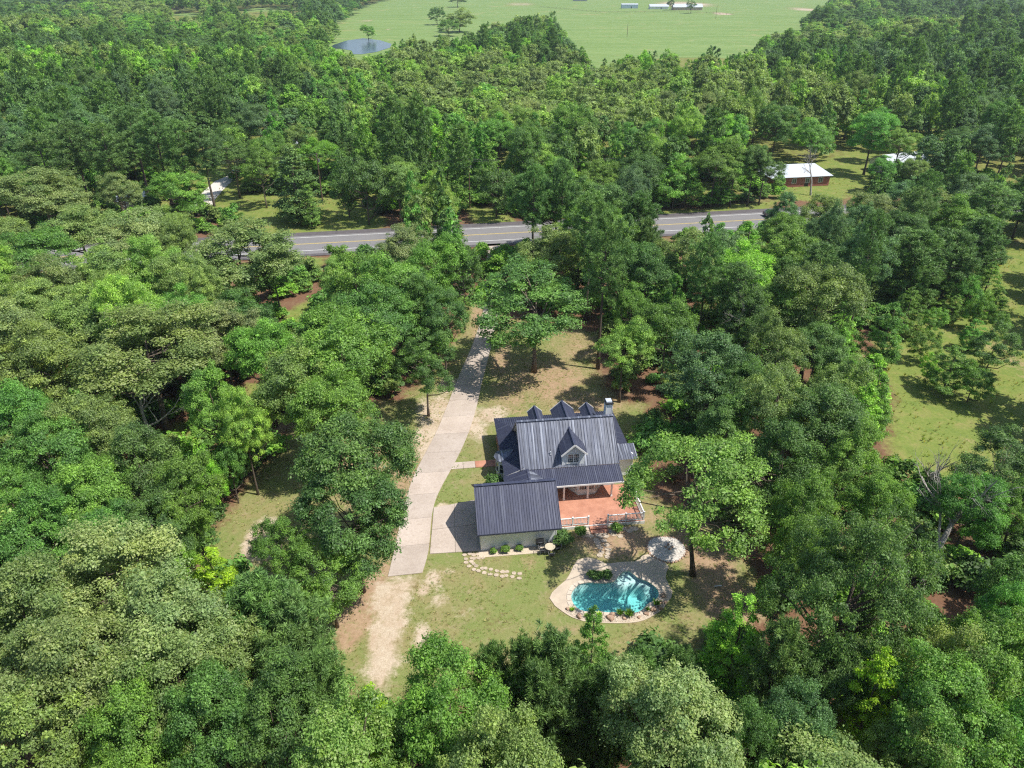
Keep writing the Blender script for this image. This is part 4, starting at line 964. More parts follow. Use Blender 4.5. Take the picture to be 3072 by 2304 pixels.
gable_house('farmhouse', fc, .02, 34, 12, 3.4, 6.4, M['tan_wall'], M['pale_roof'], 'long tan farmhouse with white roof at the far end of pasture', wins=6)
gable_house('farm_garage', at(1975, 27), .02, 22, 10, 3.0, 5.2, M['white_wall'], M['pale_roof'], 'low white roofed barn left of the far tan farmhouse', wins=0, cat='barn')
gable_house('trailer', at(1888, 25), .02, 20, 4.5, 4.2, 5.2, M['blue_wall'], M['pale_roof'], 'blue grey trailer standing alone left of the far farm buildings', wins=0, ov=.1, cat='trailer')
gable_house('roadside_barn', at(532, 28), .1, 14, 10, 3.2, 5.5, M['tan_wall'], M['rust_roof'], 'small rust roofed house in the trees at the top left', wins=0, door=False)
gable_house('far_shed', at(1740, 3), .0, 20, 8, 3.2, 5.2, M['grey_metal'], M['dark_metal'], 'dark low shed at the top edge of the pasture', wins=0, door=False, cat='shed')
dv = empty('gravel_drive', (0, 0, 0), kind='structure')
gp = [(590, 640), (612, 600), (640, 570), (668, 545), (700, 530), (720, 510)]; L_ = []; R_ = []
for x, y in gp: L_.append(tuple(at(x - 22 - (y - 500) * .04, y))[:2]); R_.append(tuple(at(x + 22 + (y - 500) * .1, y))[:2])
MB().poly([(*p, .03) for p in L_] + [(*p, .03) for p in R_], [(i, i + 1, len(L_) + i + 1, len(L_) + i) for i in range(len(L_) - 1)]).build('gravel_surface', M['gravel_white'], dv)

# ------------------------------------------------------------ power line and pasture fence
POLES = []
def pole(px, py, h_, label, arm=1):
    p = at(px, py); o = empty('utility_pole', p, RA, label, 'utility pole', 'utility poles'); MB().tube([(0, 0, -.3), (0, 0, h_)], [.17, .11], 10).build('pole', M['pole_wood'], o)
    if arm:
        MB().box(-.06, .06, -1.2, 1.2, h_ - .5, h_ - .38).build('crossarm', M['pole_wood'], o)
        for y in (-1.1, 0.35, 1.1): MB().lathe([(.001, .2), (.05, .18), (.07, .08), (.03, 0)], (0, y, h_ - .378), 8).build('insulator', M['grey_metal'], o)
        MB().lathe([(.001, .85), (.2, .8), (.2, .05), (.001, 0)], (.34, 0, h_ - 2.0), 12).build('transformer', M['grey_metal'], o)
    POLES.append((p, h_)); return o
pole(238, 640, 11, 'wooden utility pole at far left by the white shed across the highway'); pole(968, 605, 11, 'brown wooden utility pole on the lawn left of the dark roadside trees'); pole(1410, 625, 11, 'wooden utility pole in the verge straight beyond the driveway mouth'); pole(2150, 590, 11, 'wooden utility pole by the brick house across the highway')
pole(1881, 112, 10, 'thin utility pole standing alone in the green pasture', 0); pole(2147, 56, 12, 'thin utility pole right of the far farmhouse', 0)
for i in range(3):
    (a, ha), (b, hb) = POLES[i], POLES[i + 1]
    for off, nm in ((-1.1, 'near'), (.35, 'middle'), (1.1, 'far')):
        A_ = a + rn * off + Vector((0, 0, ha - .2)); B_ = b + rn * off + Vector((0, 0, hb - .2)); pts = [A_.lerp(B_, t / 12) - Vector((0, 0, 4 * (t / 12) * (1 - t / 12) * 1.1)) for t in range(13)]
        o = MB().tube(pts, .022, 5).build('power_line', M['wire']); tag(o, f'{nm} sagging power line in the {ORD[i]} span from left along the highway', 'power line', 'power lines along the highway')
fn = empty('pasture_fence', (0, 0, 0), 0, 'thin wire fence with posts crossing the far pasture', 'fence')
fp = [at(1620, 22), at(1760, 34), at(1800, 38), at(1960, 37), at(2120, 40), at(2200, 45)]; ft = MB().tube([(0, 0, 0), (0, 0, 1.5)], .1, 6).mesh('fence_post', M['pole_wood'])
for a, b in zip(fp[:-1], fp[1:]):
    k = max(2, int((b - a).length / 9))
    for i in range(k): link('fence_post', ft, fn, a.lerp(b, i / k))
    for z in (.6, 1.2): MB().tube([a + Vector((0, 0, z)), b + Vector((0, 0, z))], .05, 4).build('rail', M['pole_wood'], fn)

# car passing on the highway
t_ = (at(2308, 641) - r0).dot(rd); cp = r0 + rd * t_ + rn * 1.9
car = empty('car', (cp.x, cp.y, .062), RA, 'dark grey car on the highway half hidden by roadside trees', 'car')
prof = [(-2.25, .35), (-2.25, .85), (-2.1, .98), (-1.1, 1.02), (1.1, 1.0), (2.0, .88), (2.25, .7), (2.25, .35)]
MB().extr([(x, -.88, z) for x, z in prof], (0, 1.76, 0)).build('body', M['carpaint'], car)
MB().poly([(-1.9, -.78, 1.0), (1.15, -.78, 1.0), (1.15, .78, 1.0), (-1.9, .78, 1.0), (-1.35, -.62, 1.46), (.35, -.62, 1.46), (.35, .62, 1.46), (-1.35, .62, 1.46)], [(0, 1, 5, 4), (1, 2, 6, 5), (2, 3, 7, 6), (3, 0, 4, 7)]).build('windows', M['glass'], car)
MB().box(-1.3, .3, -.6, .6, 1.462, 1.5).build('roof', M['carpaint'], car)
for x in (-1.4, 1.4):
    for y in (-.82, .82):
        w = empty('wheel', (x, y, .33), parent=car); w.rotation_euler = (R(90), 0, 0); MB().lathe([(.2, -.1), (.33, -.1), (.33, .1), (.2, .1)], k=18).build('tyre', M['tyre'], w); MB().lathe([(.001, .09), (.2, .08), (.2, -.08), (.001, -.09)], k=12).build('rim', M['grey_metal'], w)
for y in (-.65, .65): MB().box(2.2, 2.27, y - .18, y + .18, .62, .76).build('headlight', M['trim'], car); MB().box(-2.27, -2.2, y - .18, y + .18, .7, .84).build('tail_light', M['brick'], car)

# ------------------------------------------------------------ tree prototypes (meshes only, shared by the copies)
PROTO = {}
def add(kind, crown, cc, h, Rr, zc, rb, mat, z_lo, seed, nl=16, lean=(0, 0), top=.8):
    A = np.array(cc); Rr = float(np.percentile(np.hypot(A[:, 0], A[:, 1]), 96)) + .45
    ends = sorted([tuple(c) for c in cc], key=lambda c: -math.hypot(c[0], c[1]))[:nl * 2:2]
    PROTO.setdefault(kind, []).append((crown, trunk_mesh(seed, h, rb, ends, mat, z_lo, lean, top), h, Rr, zc))
for i in range(6):
    c, cc = oak_crown(100 + i, 4.7, 4.5, 9.2, 235, 215, .165, M['leaf'], gap=.3, lob=.5, cr=(.45, .95)); add('oak', c, cc, 14, 5.4, 9.2, .26, M['bark'], 3.5, 200 + i)
for i in range(2):
    c, cc = oak_crown(120 + i, 4.7, 4.3, 9.2, 240, 215, .16, M['leaf_tan'], gap=.26, lob=.5, up=.6, cr=(.45, .95)); add('tanoak', c, cc, 14, 5.4, 9.2, .26, M['bark'], 3.5, 220 + i)
for i in range(3):
    c, cc = oak_crown(140 + i, 5.0, 4.6, 9.4, 180, 200, .17, M['leaf'], gap=.42, lob=.5, cr=(.45, .9), inner=.2); add('open', c, cc, 14.5, 5.8, 9.4, .21, M['bark_mid'], 4., 240 + i, 24)
for i in range(1):
    c, cc = oak_crown(149, 5.2, 4.3, 9.6, 175, 185, .165, M['leaf'], gap=.48, lob=.6, cr=(.42, .85), inner=.06); add('airy', c, cc, 14.5, 5.8, 9.6, .2, M['bark'], 5.5, 249, 22)
for i in range(1):
    c, cc = oak_crown(171, 7.2, 6.2, 11, 430, 205, .165, M['leaf'], gap=.25, lob=.5, cr=(.5, 1.05)); add('grand', c, cc, 17.5, 8, 11, .42, M['bark'], 4.5, 271, 26)
for i in range(3):
    c, cc = cone_crown(160 + i, 3.5, 2.0, 13, 130, 180, .17, M['leaf'], p=.62, cr=(.45, .85)); add('gum', c, cc, 13, 3.5, 6.6, .2, M['bark'], 1.5, 260 + i, 10, top=.95)
for i in range(2):
    c, br = pine_crown(180 + i, 3.3, 9.5, 20, 62, M['needle'], blen=.5, per=44, trad=.42); add('pine', c, [b[1] for b in br], 20, 3.4, 14.8, .26, M['bark'], 8.5, 280 + i, 18, top=.96)
for i in range(2):
    c, br = pine_crown(190 + i, 2.9, 1.6, 12, 84, M['needle'], blen=.46, per=48, trad=.4, round_=.6); add('ypine', c, [b[1] for b in br], 12, 3.0, 6.6, .2, M['bark'], 1.5, 290 + i, 14, top=.96)
c, cc = cone_crown(170, 2.3, .6, 11, 120, 130, .17, M['needle'], cr=(.45, .8), p=.75); add('cedar', c, cc, 11, 2.4, 5.2, .2, M['bark'], .8, 270, 6, top=.92)
for i in range(2):
    c, cc = oak_crown(150 + i, 2.6, 2.4, 3.2, 110, 170, .13, M['leaf'], gap=.15, lob=.4, cr=(.32, .6), name='crown'); add('bush', c, cc, 5.4, 3.0, 3.2, .1, M['bark'], .4, 250 + i, 12)
KNAME = dict(grand='oak_tree', airy='shade_tree', oak='oak_tree', tanoak='oak_tree', open='shade_tree', gum='sweetgum_tree', pine='pine_tree', ypine='pine_tree', cedar='cedar_tree', bush='bushy_tree')
KWORD = dict(grand='broad oak', airy='airy oak', oak='oak', tanoak='speckled oak', open='airy oak', gum='pointed sweetgum', pine='tall pine', ypine='feathery pine', cedar='dense cedar', bush='bushy tree')
TWORD = dict(ol='olive green', pale='pale grey-green', dk='dark green', md='mid green', br='bright green', yl='yellow-green', bl='bluish dark', pn='deep green', wl='soft light green', gr='lush green')

# ------------------------------------------------------------ where the trees stand: crown centre and width in the photograph, height in metres
HAND = [
 # yard trees
 (2062, 1425, 470, 15.6, 'airy', 'md', 'spreading oak with tall bare trunk shading the pool and deck'), (1632, 890, 390, 15, 'open', 'dk', 'spreading fork-trunked oak on the lawn beyond the house dormers'),
 (1870, 1055, 180, 11, 'oak', 'wl', 'light green rounded tree on the lawn edge beyond the chimney'), (1275, 1085, 185, 11.5, 'open', 'dk', 'dark slender-trunked oak on the left edge of the driveway bend'),
 (1085, 1400, 360, 15, 'oak', 'dk', 'large dark oak leaning over the driveway opposite the garage'), (1060, 1570, 340, 12, 'oak', 'dk', 'dark ragged oak at the left edge of the driveway end'),
 (850, 1660, 210, 10, 'open', 'md', 'thin green tree on bare soil left of the sandy track'), (985, 1725, 250, 9, 'open', 'md', 'low wide green tree beside the sandy track below the driveway'),
 (655, 1760, 190, 8, 'gum', 'yl', 'bright yellow-green tree by the left clearing'), (590, 1700, 150, 7, 'bush', 'br', None),
 # bottom row
 (330, 1770, 420, 15, 'tanoak', 'pale', None), (90, 1880, 400, 15, 'tanoak', 'ol', None), (520, 1905, 430, 15, 'tanoak', 'pale', None), (240, 2040, 430, 15, 'tanoak', 'ol', None), (560, 2080, 380, 14, 'tanoak', 'ol', None),
 (110, 2235, 420, 14, 'oak', 'ol', None), (400, 2235, 330, 14, 'oak', 'md', None), (650, 2200, 330, 14, 'oak', 'dk', None), (850, 2220, 320, 14, 'oak', 'dk', None), (1000, 2130, 220, 12, 'ypine', 'pn', None),
 (800, 1910, 290, 12, 'ypine', 'pn', None), (970, 1955, 270, 12, 'ypine', 'pn', None), (890, 2050, 260, 11, 'ypine', 'pn', None), (690, 1980, 260, 11, 'oak', 'ol', None),
 (1130, 2190, 210, 12, 'gum', 'yl', 'bright yellow-green tree at the bottom edge below the sandy track'), (1345, 2120, 380, 14, 'oak', 'md', 'big rounded green oak at the bottom edge below the lawn'), (1250, 2265, 240, 12, 'oak', 'dk', None),
 (1470, 2010, 190, 11, 'ypine', 'dk', None), (1570, 1975, 210, 12, 'ypine', 'pn', None), (1660, 2090, 270, 13, 'ypine', 'pn', None), (1620, 2190, 230, 12, 'ypine', 'pn', None), (1770, 2010, 165, 12, 'gum', 'gr', 'pointed green sweetgum rising into the lawn below the pool'),
 (1660, 2275, 130, 8, 'gum', 'br', None), (1800, 2170, 230, 11, 'ypine', 'dk', None), (1910, 1990, 200, 10, 'ypine', 'pn', None), (1480, 2260, 220, 12, 'oak', 'md', None),
 (2010, 2010, 190, 10, 'ypine', 'dk', None), (2030, 2190, 430, 15, 'tanoak', 'pale', 'pale speckled broad oak at the bottom edge below the pool'), (2205, 1945, 200, 11, 'gum', 'br', 'bright green sweetgum at the lawn corner right of the pool'),
 (2320, 2050, 220, 12, 'ypine', 'pn', None), (2380, 2200, 240, 12, 'oak', 'bl', None), (2585, 2160, 220, 13, 'gum', 'yl', 'yellow-green tree at the bottom right among dark oaks'), (2250, 2260, 230, 12, 'oak', 'dk', None),
 (2810, 2190, 370, 14, 'oak', 'md', None), (2960, 2040, 330, 14, 'oak', 'md', None), (3040, 2240, 250, 13, 'oak', 'gr', None), (2720, 2280, 240, 12, 'oak', 'ol', None), (2480, 2060, 220, 11, 'oak', 'dk', None),
 (2545, 1790, 500, 17.5, 'grand', 'dk', 'huge dark olive oak filling the woods right of the pool'), (2790, 2030, 280, 13, 'oak', 'ol', None), (3050, 1810, 240, 12, 'oak', 'dk', None), (3030, 1920, 220, 12, 'oak', 'gr', None),
 # right of the house
 (2345, 1400, 260, 14, 'oak', 'dk', None), (2400, 1560, 240, 14, 'oak', 'md', None), (2470, 1290, 280, 14, 'oak', 'dk', None), (2560, 1420, 240, 13, 'oak', 'md', None), (2610, 1530, 200, 12, 'oak', 'md', None), (2320, 1240, 230, 14, 'oak', 'ol', None), (2180, 1290, 220, 12, 'oak', 'dk', None),
 (2130, 1120, 290, 14, 'oak', 'bl', None), (2000, 1000, 190, 13, 'oak', 'md', None), (2330, 1080, 190, 14, 'oak', 'ol', None), (2230, 1190, 190, 12, 'oak', 'dk', None), (2450, 920, 260, 16, 'oak', 'ol', None), (2380, 780, 200, 14, 'oak', 'md', None), (2600, 760, 190, 15, 'oak', 'bl', 'bluish dark rounded oak at right below the highway'),
 (2225, 830, 220, 14, 'oak', 'br', None), (2070, 800, 240, 15, 'oak', 'ol', None), (1940, 830, 200, 14, 'oak', 'dk', None), (1830, 740, 180, 15, 'oak', 'md', None), (1740, 700, 190, 15, 'oak', 'md', None), (1930, 690, 180, 14, 'ypine', 'dk', None), (1650, 760, 200, 14, 'oak', 'ol', None), (2230, 730, 160, 12, 'gum', 'br', None), (2090, 655, 90, 8, 'gum', 'md', None), (2180, 622, 80, 8, 'gum', 'md', None), (2150, 720, 160, 12, 'gum', 'gr', None),
 (2320, 690, 170, 12, 'oak', 'md', None), (2660, 1010, 130, 10, 'gum', 'gr', 'bright pointed sweetgum at the upper left corner of the meadow'), (2510, 1080, 140, 9, 'gum', 'br', None), (2630, 1190, 190, 10, 'gum', 'br', None), (2500, 1190, 200, 12, 'oak', 'ol', None), (2700, 1280, 150, 10, 'gum', 'md', None), (2590, 1300, 180, 11, 'gum', 'br', None),
 (2330, 940, 200, 13, 'oak', 'md', None), (2520, 990, 130, 10, 'gum', 'md', None),
 (2850, 1110, 130, 7, 'gum', 'md', 'tallest pointed tree standing in the right meadow'), (2925, 1140, 130, 5.5, 'bush', 'md', 'low bushy tree right beside the tallest meadow tree'), (2985, 1040, 150, 6.5, 'bush', 'dk', 'rounded dark bush at the right side of the meadow'), (2775, 1030, 100, 5, 'bush', 'md', 'bush in the meadow next to the bright sweetgum'), (2860, 930, 70, 5, 'gum', 'md', 'small pointed tree at the top of the right meadow'), (2990, 905, 80, 5, 'gum', 'md', 'small tree by the right edge of photo above the meadow'),
 (3000, 1400, 260, 10, 'open', 'dk', 'sparse dark tree at the right edge below the meadow'), (2900, 1500, 220, 10, 'oak', 'gr', None), (3060, 1520, 160, 9, 'oak', 'md', None),
 (2480, 630, 200, 13, 'oak', 'ol', None), (2610, 640, 200, 13, 'tanoak', 'pale', None), (2780, 640, 190, 13, 'oak', 'ol', None), (2880, 690, 180, 13, 'oak', 'md', None), (2960, 620, 180, 15, 'pine', 'pn', None), (2740, 810, 210, 13, 'ypine', 'dk', None), (2850, 800, 180, 12, 'ypine', 'pn', None), (2930, 760, 170, 12, 'ypine', 'dk', None), (2690, 720, 170, 14, 'oak', 'dk', None),
 # left of the driveway
 (1030, 1060, 340, 15, 'oak', 'md', None), (890, 1180, 310, 15, 'oak', 'ol', None), (1130, 970, 260, 15, 'oak', 'dk', None), (1000, 1230, 260, 14, 'oak', 'md', None), (1200, 890, 250, 15, 'oak', 'md', None), (1440, 880, 170, 14, 'open', 'dk', None), (1370, 980, 170, 13, 'oak', 'dk', None), (1310, 820, 200, 15, 'oak', 'md', None), (1180, 750, 200, 14, 'tanoak', 'pale', 'pale speckled oak standing against the highway left of the driveway mouth'), (1060, 830, 230, 15, 'oak', 'md', None), (1350, 730, 150, 13, 'cedar', 'dk', None), (1260, 960, 180, 13, 'ypine', 'dk', None),
 (440, 1070, 430, 16, 'tanoak', 'ol', 'widest olive oak of the left woods'), (150, 1090, 310, 15, 'oak', 'ol', None), (290, 970, 250, 14, 'oak', 'ol', None), (70, 1270, 260, 13, 'oak', 'gr', None), (280, 1310, 260, 13, 'oak', 'ol', None), (160, 1400, 280, 13, 'oak', 'gr', None), (420, 1400, 280, 13, 'oak', 'dk', None), (550, 1480, 230, 12, 'oak', 'md', None), (270, 1510, 270, 12, 'oak', 'md', None), (100, 1640, 280, 12, 'oak', 'gr', None), (330, 1630, 240, 11, 'oak', 'gr', None), (460, 1590, 230, 10, 'oak', 'dk', None), (620, 1440, 130, 8, 'bush', 'br', None), (690, 1400, 130, 8, 'bush', 'gr', None), (560, 1600, 170, 8, 'bush', 'wl', None), (640, 1220, 200, 14, 'oak', 'md', None), (730, 1280, 150, 13, 'oak', 'wl', None), (800, 1060, 220, 14, 'oak', 'md', None), (30, 1500, 200, 12, 'oak', 'gr', None),
 (740, 780, 350, 16, 'tanoak', 'ol', 'big pale olive oak overlapping the highway at left'), (430, 730, 260, 15, 'tanoak', 'pale', None), (240, 700, 250, 14, 'tanoak', 'ol', None), (90, 790, 260, 14, 'oak', 'gr', None), (560, 860, 180, 14, 'oak', 'ol', None), (330, 830, 230, 14, 'oak', 'ol', None), (720, 960, 250, 12, 'oak', 'dk', None), (560, 960, 180, 13, 'oak', 'gr', None), (900, 900, 180, 12, 'oak', 'md', None), (80, 620, 280, 14, 'tanoak', 'pale', None), (380, 620, 160, 13, 'tanoak', 'pale', None), (130, 940, 230, 13, 'oak', 'ol', None), (940, 1000, 190, 13, 'ypine', 'dk', None),
 # just beyond the highway
 (885, 560, 150, 16, 'cedar', 'dk', 'tall dark conical tree on the grass just beyond the highway'), (930, 620, 70, 9, 'cedar', 'md', 'narrow light cedar beside the tall dark conical tree'), (1095, 590, 190, 15, 'bush', 'dk', 'dark dense tree by the road verge right of the utility pole'), (1030, 560, 120, 13, 'bush', 'dk', None), (1200, 600, 150, 13, 'oak', 'ol', None), (1300, 590, 140, 11, 'gum', 'br', None), (1500, 580, 170, 12, 'bush', 'dk', 'dark rounded tree at the verge beyond the driveway mouth'),
 (1700, 570, 170, 13, 'oak', 'md', None), (1820, 560, 150, 12, 'oak', 'md', None), (1940, 540, 150, 13, 'oak', 'dk', None), (2050, 560, 150, 11, 'bush', 'md', 'rounded green tree on the verge left of brick house'), (2180, 520, 180, 14, 'oak', 'md', None), (2270, 500, 110, 14, 'oak', 'dk', None),
 (130, 480, 150, 19, 'pine', 'pn', None), (220, 440, 150, 20, 'pine', 'pn', None), (320, 450, 150, 20, 'pine', 'pn', None), (400, 400, 140, 21, 'pine', 'pn', None), (470, 420, 150, 21, 'pine', 'pn', None), (540, 440, 140, 20, 'pine', 'pn', None), (610, 460, 140, 18, 'pine', 'pn', None), (690, 520, 150, 15, 'open', 'dk', None), (490, 590, 170, 12, 'oak', 'md', None), (760, 520, 130, 14, 'open', 'md', None),
 (1345, 78, 70, 12, 'bush', 'md', None), (2960, 860, 110, 8, 'gum', 'md', None), (3040, 800, 120, 9, 'oak', 'dk', None), (2940, 930, 90, 6, 'bush', 'md', None), (830, 455, 110, 14, 'oak', 'md', None), (900, 430, 110, 14, 'oak', 'ol', None), (2310, 530, 120, 11, 'oak', 'dk', None), (2255, 545, 120, 12, 'oak', 'md', None), (800, 470, 110, 13, 'oak', 'md', None), (870, 480, 100, 12, 'oak', 'ol', None), (2800, 960, 90, 5, 'bush', 'md', None), (2905, 880, 100, 6, 'bush', 'gr', None), (2825, 890, 80, 5, 'gum', 'md', None), (2995, 965, 80, 4.5, 'bush', 'md', None), (2920, 1005, 80, 5, 'gum', 'gr', None), (2790, 1100, 70, 4, 'bush', 'br', None), (2720, 940, 110, 8, 'gum', 'md', None), (2650, 505, 90, 9, 'oak', 'gr', None), (2745, 510, 90, 9, 'oak', 'ol', None), (2440, 420, 130, 13, 'oak', 'gr', None), (2560, 560, 90, 9, 'oak', 'md', None), (2620, 400, 140, 16, 'oak', 'gr', None), (2700, 440, 150, 13, 'open', 'wl', None),
 # trees standing free around the far pasture
 (1103, 92, 54, 10, 'bush', 'md', 'tree standing on the far bank of pond'), (992, 92, 64, 13, 'bush', 'wl', None), (1310, 42, 60, 15, 'bush', 'dk', 'dark tree left of the pair in the pasture'), (1378, 58, 110, 16, 'bush', 'ol', 'broad dark tree of the pair in the far pasture'), (1372, 0, 60, 12, 'open', 'dk', None),
 (1600, 50, 44, 16, 'bush', 'dk', None), (1660, 62, 70, 20, 'bush', 'dk', None), (2012, 8, 30, 12, 'oak', 'dk', 'small tree before the far white roofed barn'), (2075, 14, 36, 13, 'open', 'dk', None),
]
DEADS = [(490, 1350, 14, 4, .8, 'bare grey dead tree in the left woods by the clearing', (.0, 0)), (2165, 1085, 16, 4, .6, 'bare grey dead crown rising among the oaks right of house', (0, 0)), (2765, 1480, 11, 3, .35, 'slender grey dead tree at the foot of the meadow', (.05, 0)), (2740, 1800, 19, 4, .8, 'large pale dead tree with long limbs in the right woods', (.55, .2)),
         (2432, 585, 12, 4, .6, 'bare leafless tree before the brick house', (-.05, 0)), (2290, 420, 13, 4, .6, 'bare pale tree in the woods above the brick house', (.2, 0)), (2170, 420, 13, 4, .55, 'bare pale tree left in the woods above brick house', (-.2, 0)), (150, 400, 15, 2, .25, 'broken dead snag in the upper left woods', (-.2, 0)), (790, 460, 13, 4, .5, 'reddish bare tree by the grey roofed house', (0, 0))]
KEEP2 = [
 [(1035, 630), (1090, 640), (1080, 700), (1130, 700), (1290, 715), (1295, 790), (1300, 850), (1340, 840), (1400, 900), (1380, 960), (1400, 1000), (1390, 1130), (1420, 1150), (1490, 1170), (1500, 1230), (1580, 1230), (1640, 1250), (1630, 1330), (1530, 1370), (1500, 1410), (1400, 1420), (1200, 1385), (1000, 1420), (900, 1400), (860, 1500), (780, 1510), (740, 1400), (740, 1310), (800, 1250), (850, 1200), (890, 1100), (880, 1010), (900, 940), (960, 830), (1000, 770)],
 [(425, 1200), (470, 1100), (540, 1060), (600, 960), (640, 930), (640, 1000), (600, 1100), (590, 1140), (520, 1200)],
 [(625, 525), (820, 500), (830, 520), (640, 575)], [(1020, 480), (1110, 475), (1080, 560), (1050, 560), (1025, 510)], [(1430, 455), (1660, 445), (1640, 490), (1430, 500)],
 [(590, 500), (560, 440), (720, 430), (740, 480), (830, 490), (640, 520)], [(990, 440), (1010, 440), (1110, 470), (1020, 490), (985, 460)],
 [(1900, 1000), (1930, 880), (1980, 700), (2050, 650), (2130, 640), (2180, 560), (2230, 480), (2300, 1000), (2180, 1010), (2120, 960), (2080, 1040), (1960, 1010)],
 [(1740, 400), (1780, 345), (1880, 345), (1870, 430), (1800, 430)], [(1705, 372), (1765, 375), (1765, 412), (1705, 412)], [(435, 445), (470, 375), (545, 400), (510, 420), (560, 440), (450, 455)], [(270, 420), (330, 420), (330, 450), (270, 450)],
 [(700, 104), (735, 85), (770, 40), (860, 8), (900, -60), (1900, -60), (1745, 25), (1715, 60), (1640, 85), (1625, 118), (1400, 118), (1290, 132), (1250, 100), (1230, 85), (1220, 40), (1150, 30), (1040, 60), (1030, 75), (960, 80), (920, 90), (880, 80), (845, 105), (830, 118), (750, 118)],
 [(505, 18), (560, 10), (640, 14), (650, 24), (530, 30)], [(370, 20), (420, 14), (430, 36), (380, 40)],
 [(1500, 1180), (1560, 1140), (1640, 1180), (1650, 1260), (1540, 1280)],
 [(600, 640), (690, 620), (700, 680), (610, 720)],
]
KEEP = [np.array(k, float) * 1.38879 for k in KEEP2]
def crown_world(px, py, w, h_, kind):
    zf = {'oak': .655, 'tanoak': .655, 'open': .66, 'airy': .66, 'grand': .63, 'gum': .5, 'pine': .74, 'ypine': .55, 'cedar': .48, 'bush': .58}[kind]
    p = at(px, py, h_ * zf); f = pj(p.x, p.y, p.z)[2]; return p, w / 2 * f / FPX
def ring_of(px, py, w, h_, kind):
    f = w and 1; p, rad = crown_world(px, py, w, h_, kind); d = math.atan2(CAM_H - p.z, p.y); fz = pj(p.x, p.y, p.z)[2]
    rz = h_ * {'gum': .44, 'ypine': .46, 'cedar': .48, 'pine': .27, 'bush': .45}.get(kind, .34); v = math.hypot(rz * math.cos(d), rad * math.sin(d)) * FPX / fz
    return np.array([(px + math.cos(a) * w * .46, py + math.sin(a) * v * .92) for a in np.arange(0, 6.28, .35)] + [(px, py)])
def settle(px, py, w, h_, kind):
    """move a tree off the open ground"""
    for _ in range(30):
        rg = ring_of(px, py, w, h_, kind); hit = np.zeros(len(rg), bool)
        for k in KEEP: hit |= inside(rg, k)
        if not hit.any(): break
        q = np.array([px, py]) - rg[hit].mean(0); n_ = np.hypot(*q)
        if n_ < 2: break
        px += q[0] / n_ * 7; py += q[1] / n_ * 7; w *= .992
    return px, py, w
trees = []                                                      # (x, y, height, radius, kind, tint, label, px, py, wpx)
rr = np.random.default_rng(11)
for px, py, w, h_, kind, tint, lab in HAND:
    if (not lab and not (px > 2700 and 850 < py < 1250)) or 'against' in str(lab) or any(q_ in str(lab) for q_ in ('overlapping', 'bottom edge', 'huge')): px, py, w = settle(px, py, w, h_, kind)
    p, rad = crown_world(px, py, w, h_, kind); 
    dr0 = (Vector((p.x, p.y, 0)) - r0).dot(rn)
    if abs(dr0) < 10: p = p + rn * ((10.5 if dr0 > -3 else -10.5) - dr0)
    trees.append((p.x, p.y, h_, rad, kind, tint, lab, px, py, w))
nh = len(trees)
# fill the woods between
cand = []
y = 18.
while y < 1500:
    half = (y * .8 + 45) * 1.12; step = 6.4 if y < 160 else (7.4 if y < 420 else 11.)
    for x in np.arange(-half, half, step): cand.append((x + rr.uniform(-.42, .42) * step, y + rr.uniform(-.42, .42) * step))
    y += step
cand = np.array(cand)
okg = ~inside(cand, YARD)
drv = (cand - np.array([r0.x, r0.y])) @ np.array([rn.x, rn.y]); okg &= np.abs(drv) > 10.5
for v in VERGE: okg &= ~inside(cand, wpoly(v))
okg &= ~inside(cand, FIELD)
for b in ((at(2350, 548), 13), (at(2690, 512), 9), (at(850, 470), 9), (at(405, 628), 5), (at(2460, 172), 9)): okg &= np.hypot(cand[:, 0] - b[0].x, cand[:, 1] - b[0].y) > b[1]
cand = cand[okg]
HX = np.array([(t[0], t[1], t[3]) for t in trees])
MIXN = ['oak'] * 9 + ['tanoak'] * 2 + ['gum'] * 3 + ['pine'] * 2 + ['ypine'] * 2
TMIX = {'oak': ['ol', 'ol', 'md', 'md', 'dk', 'gr', 'bl', 'wl'], 'tanoak': ['ol', 'pale'], 'gum': ['gr', 'br', 'md'], 'pine': ['pn'], 'ypine': ['pn', 'dk'], 'cedar': ['dk'], 'bush': ['md', 'gr']}
auto = []; side = []                                            # side: woods going on beyond the frame
zone = rr.random((40, 60))
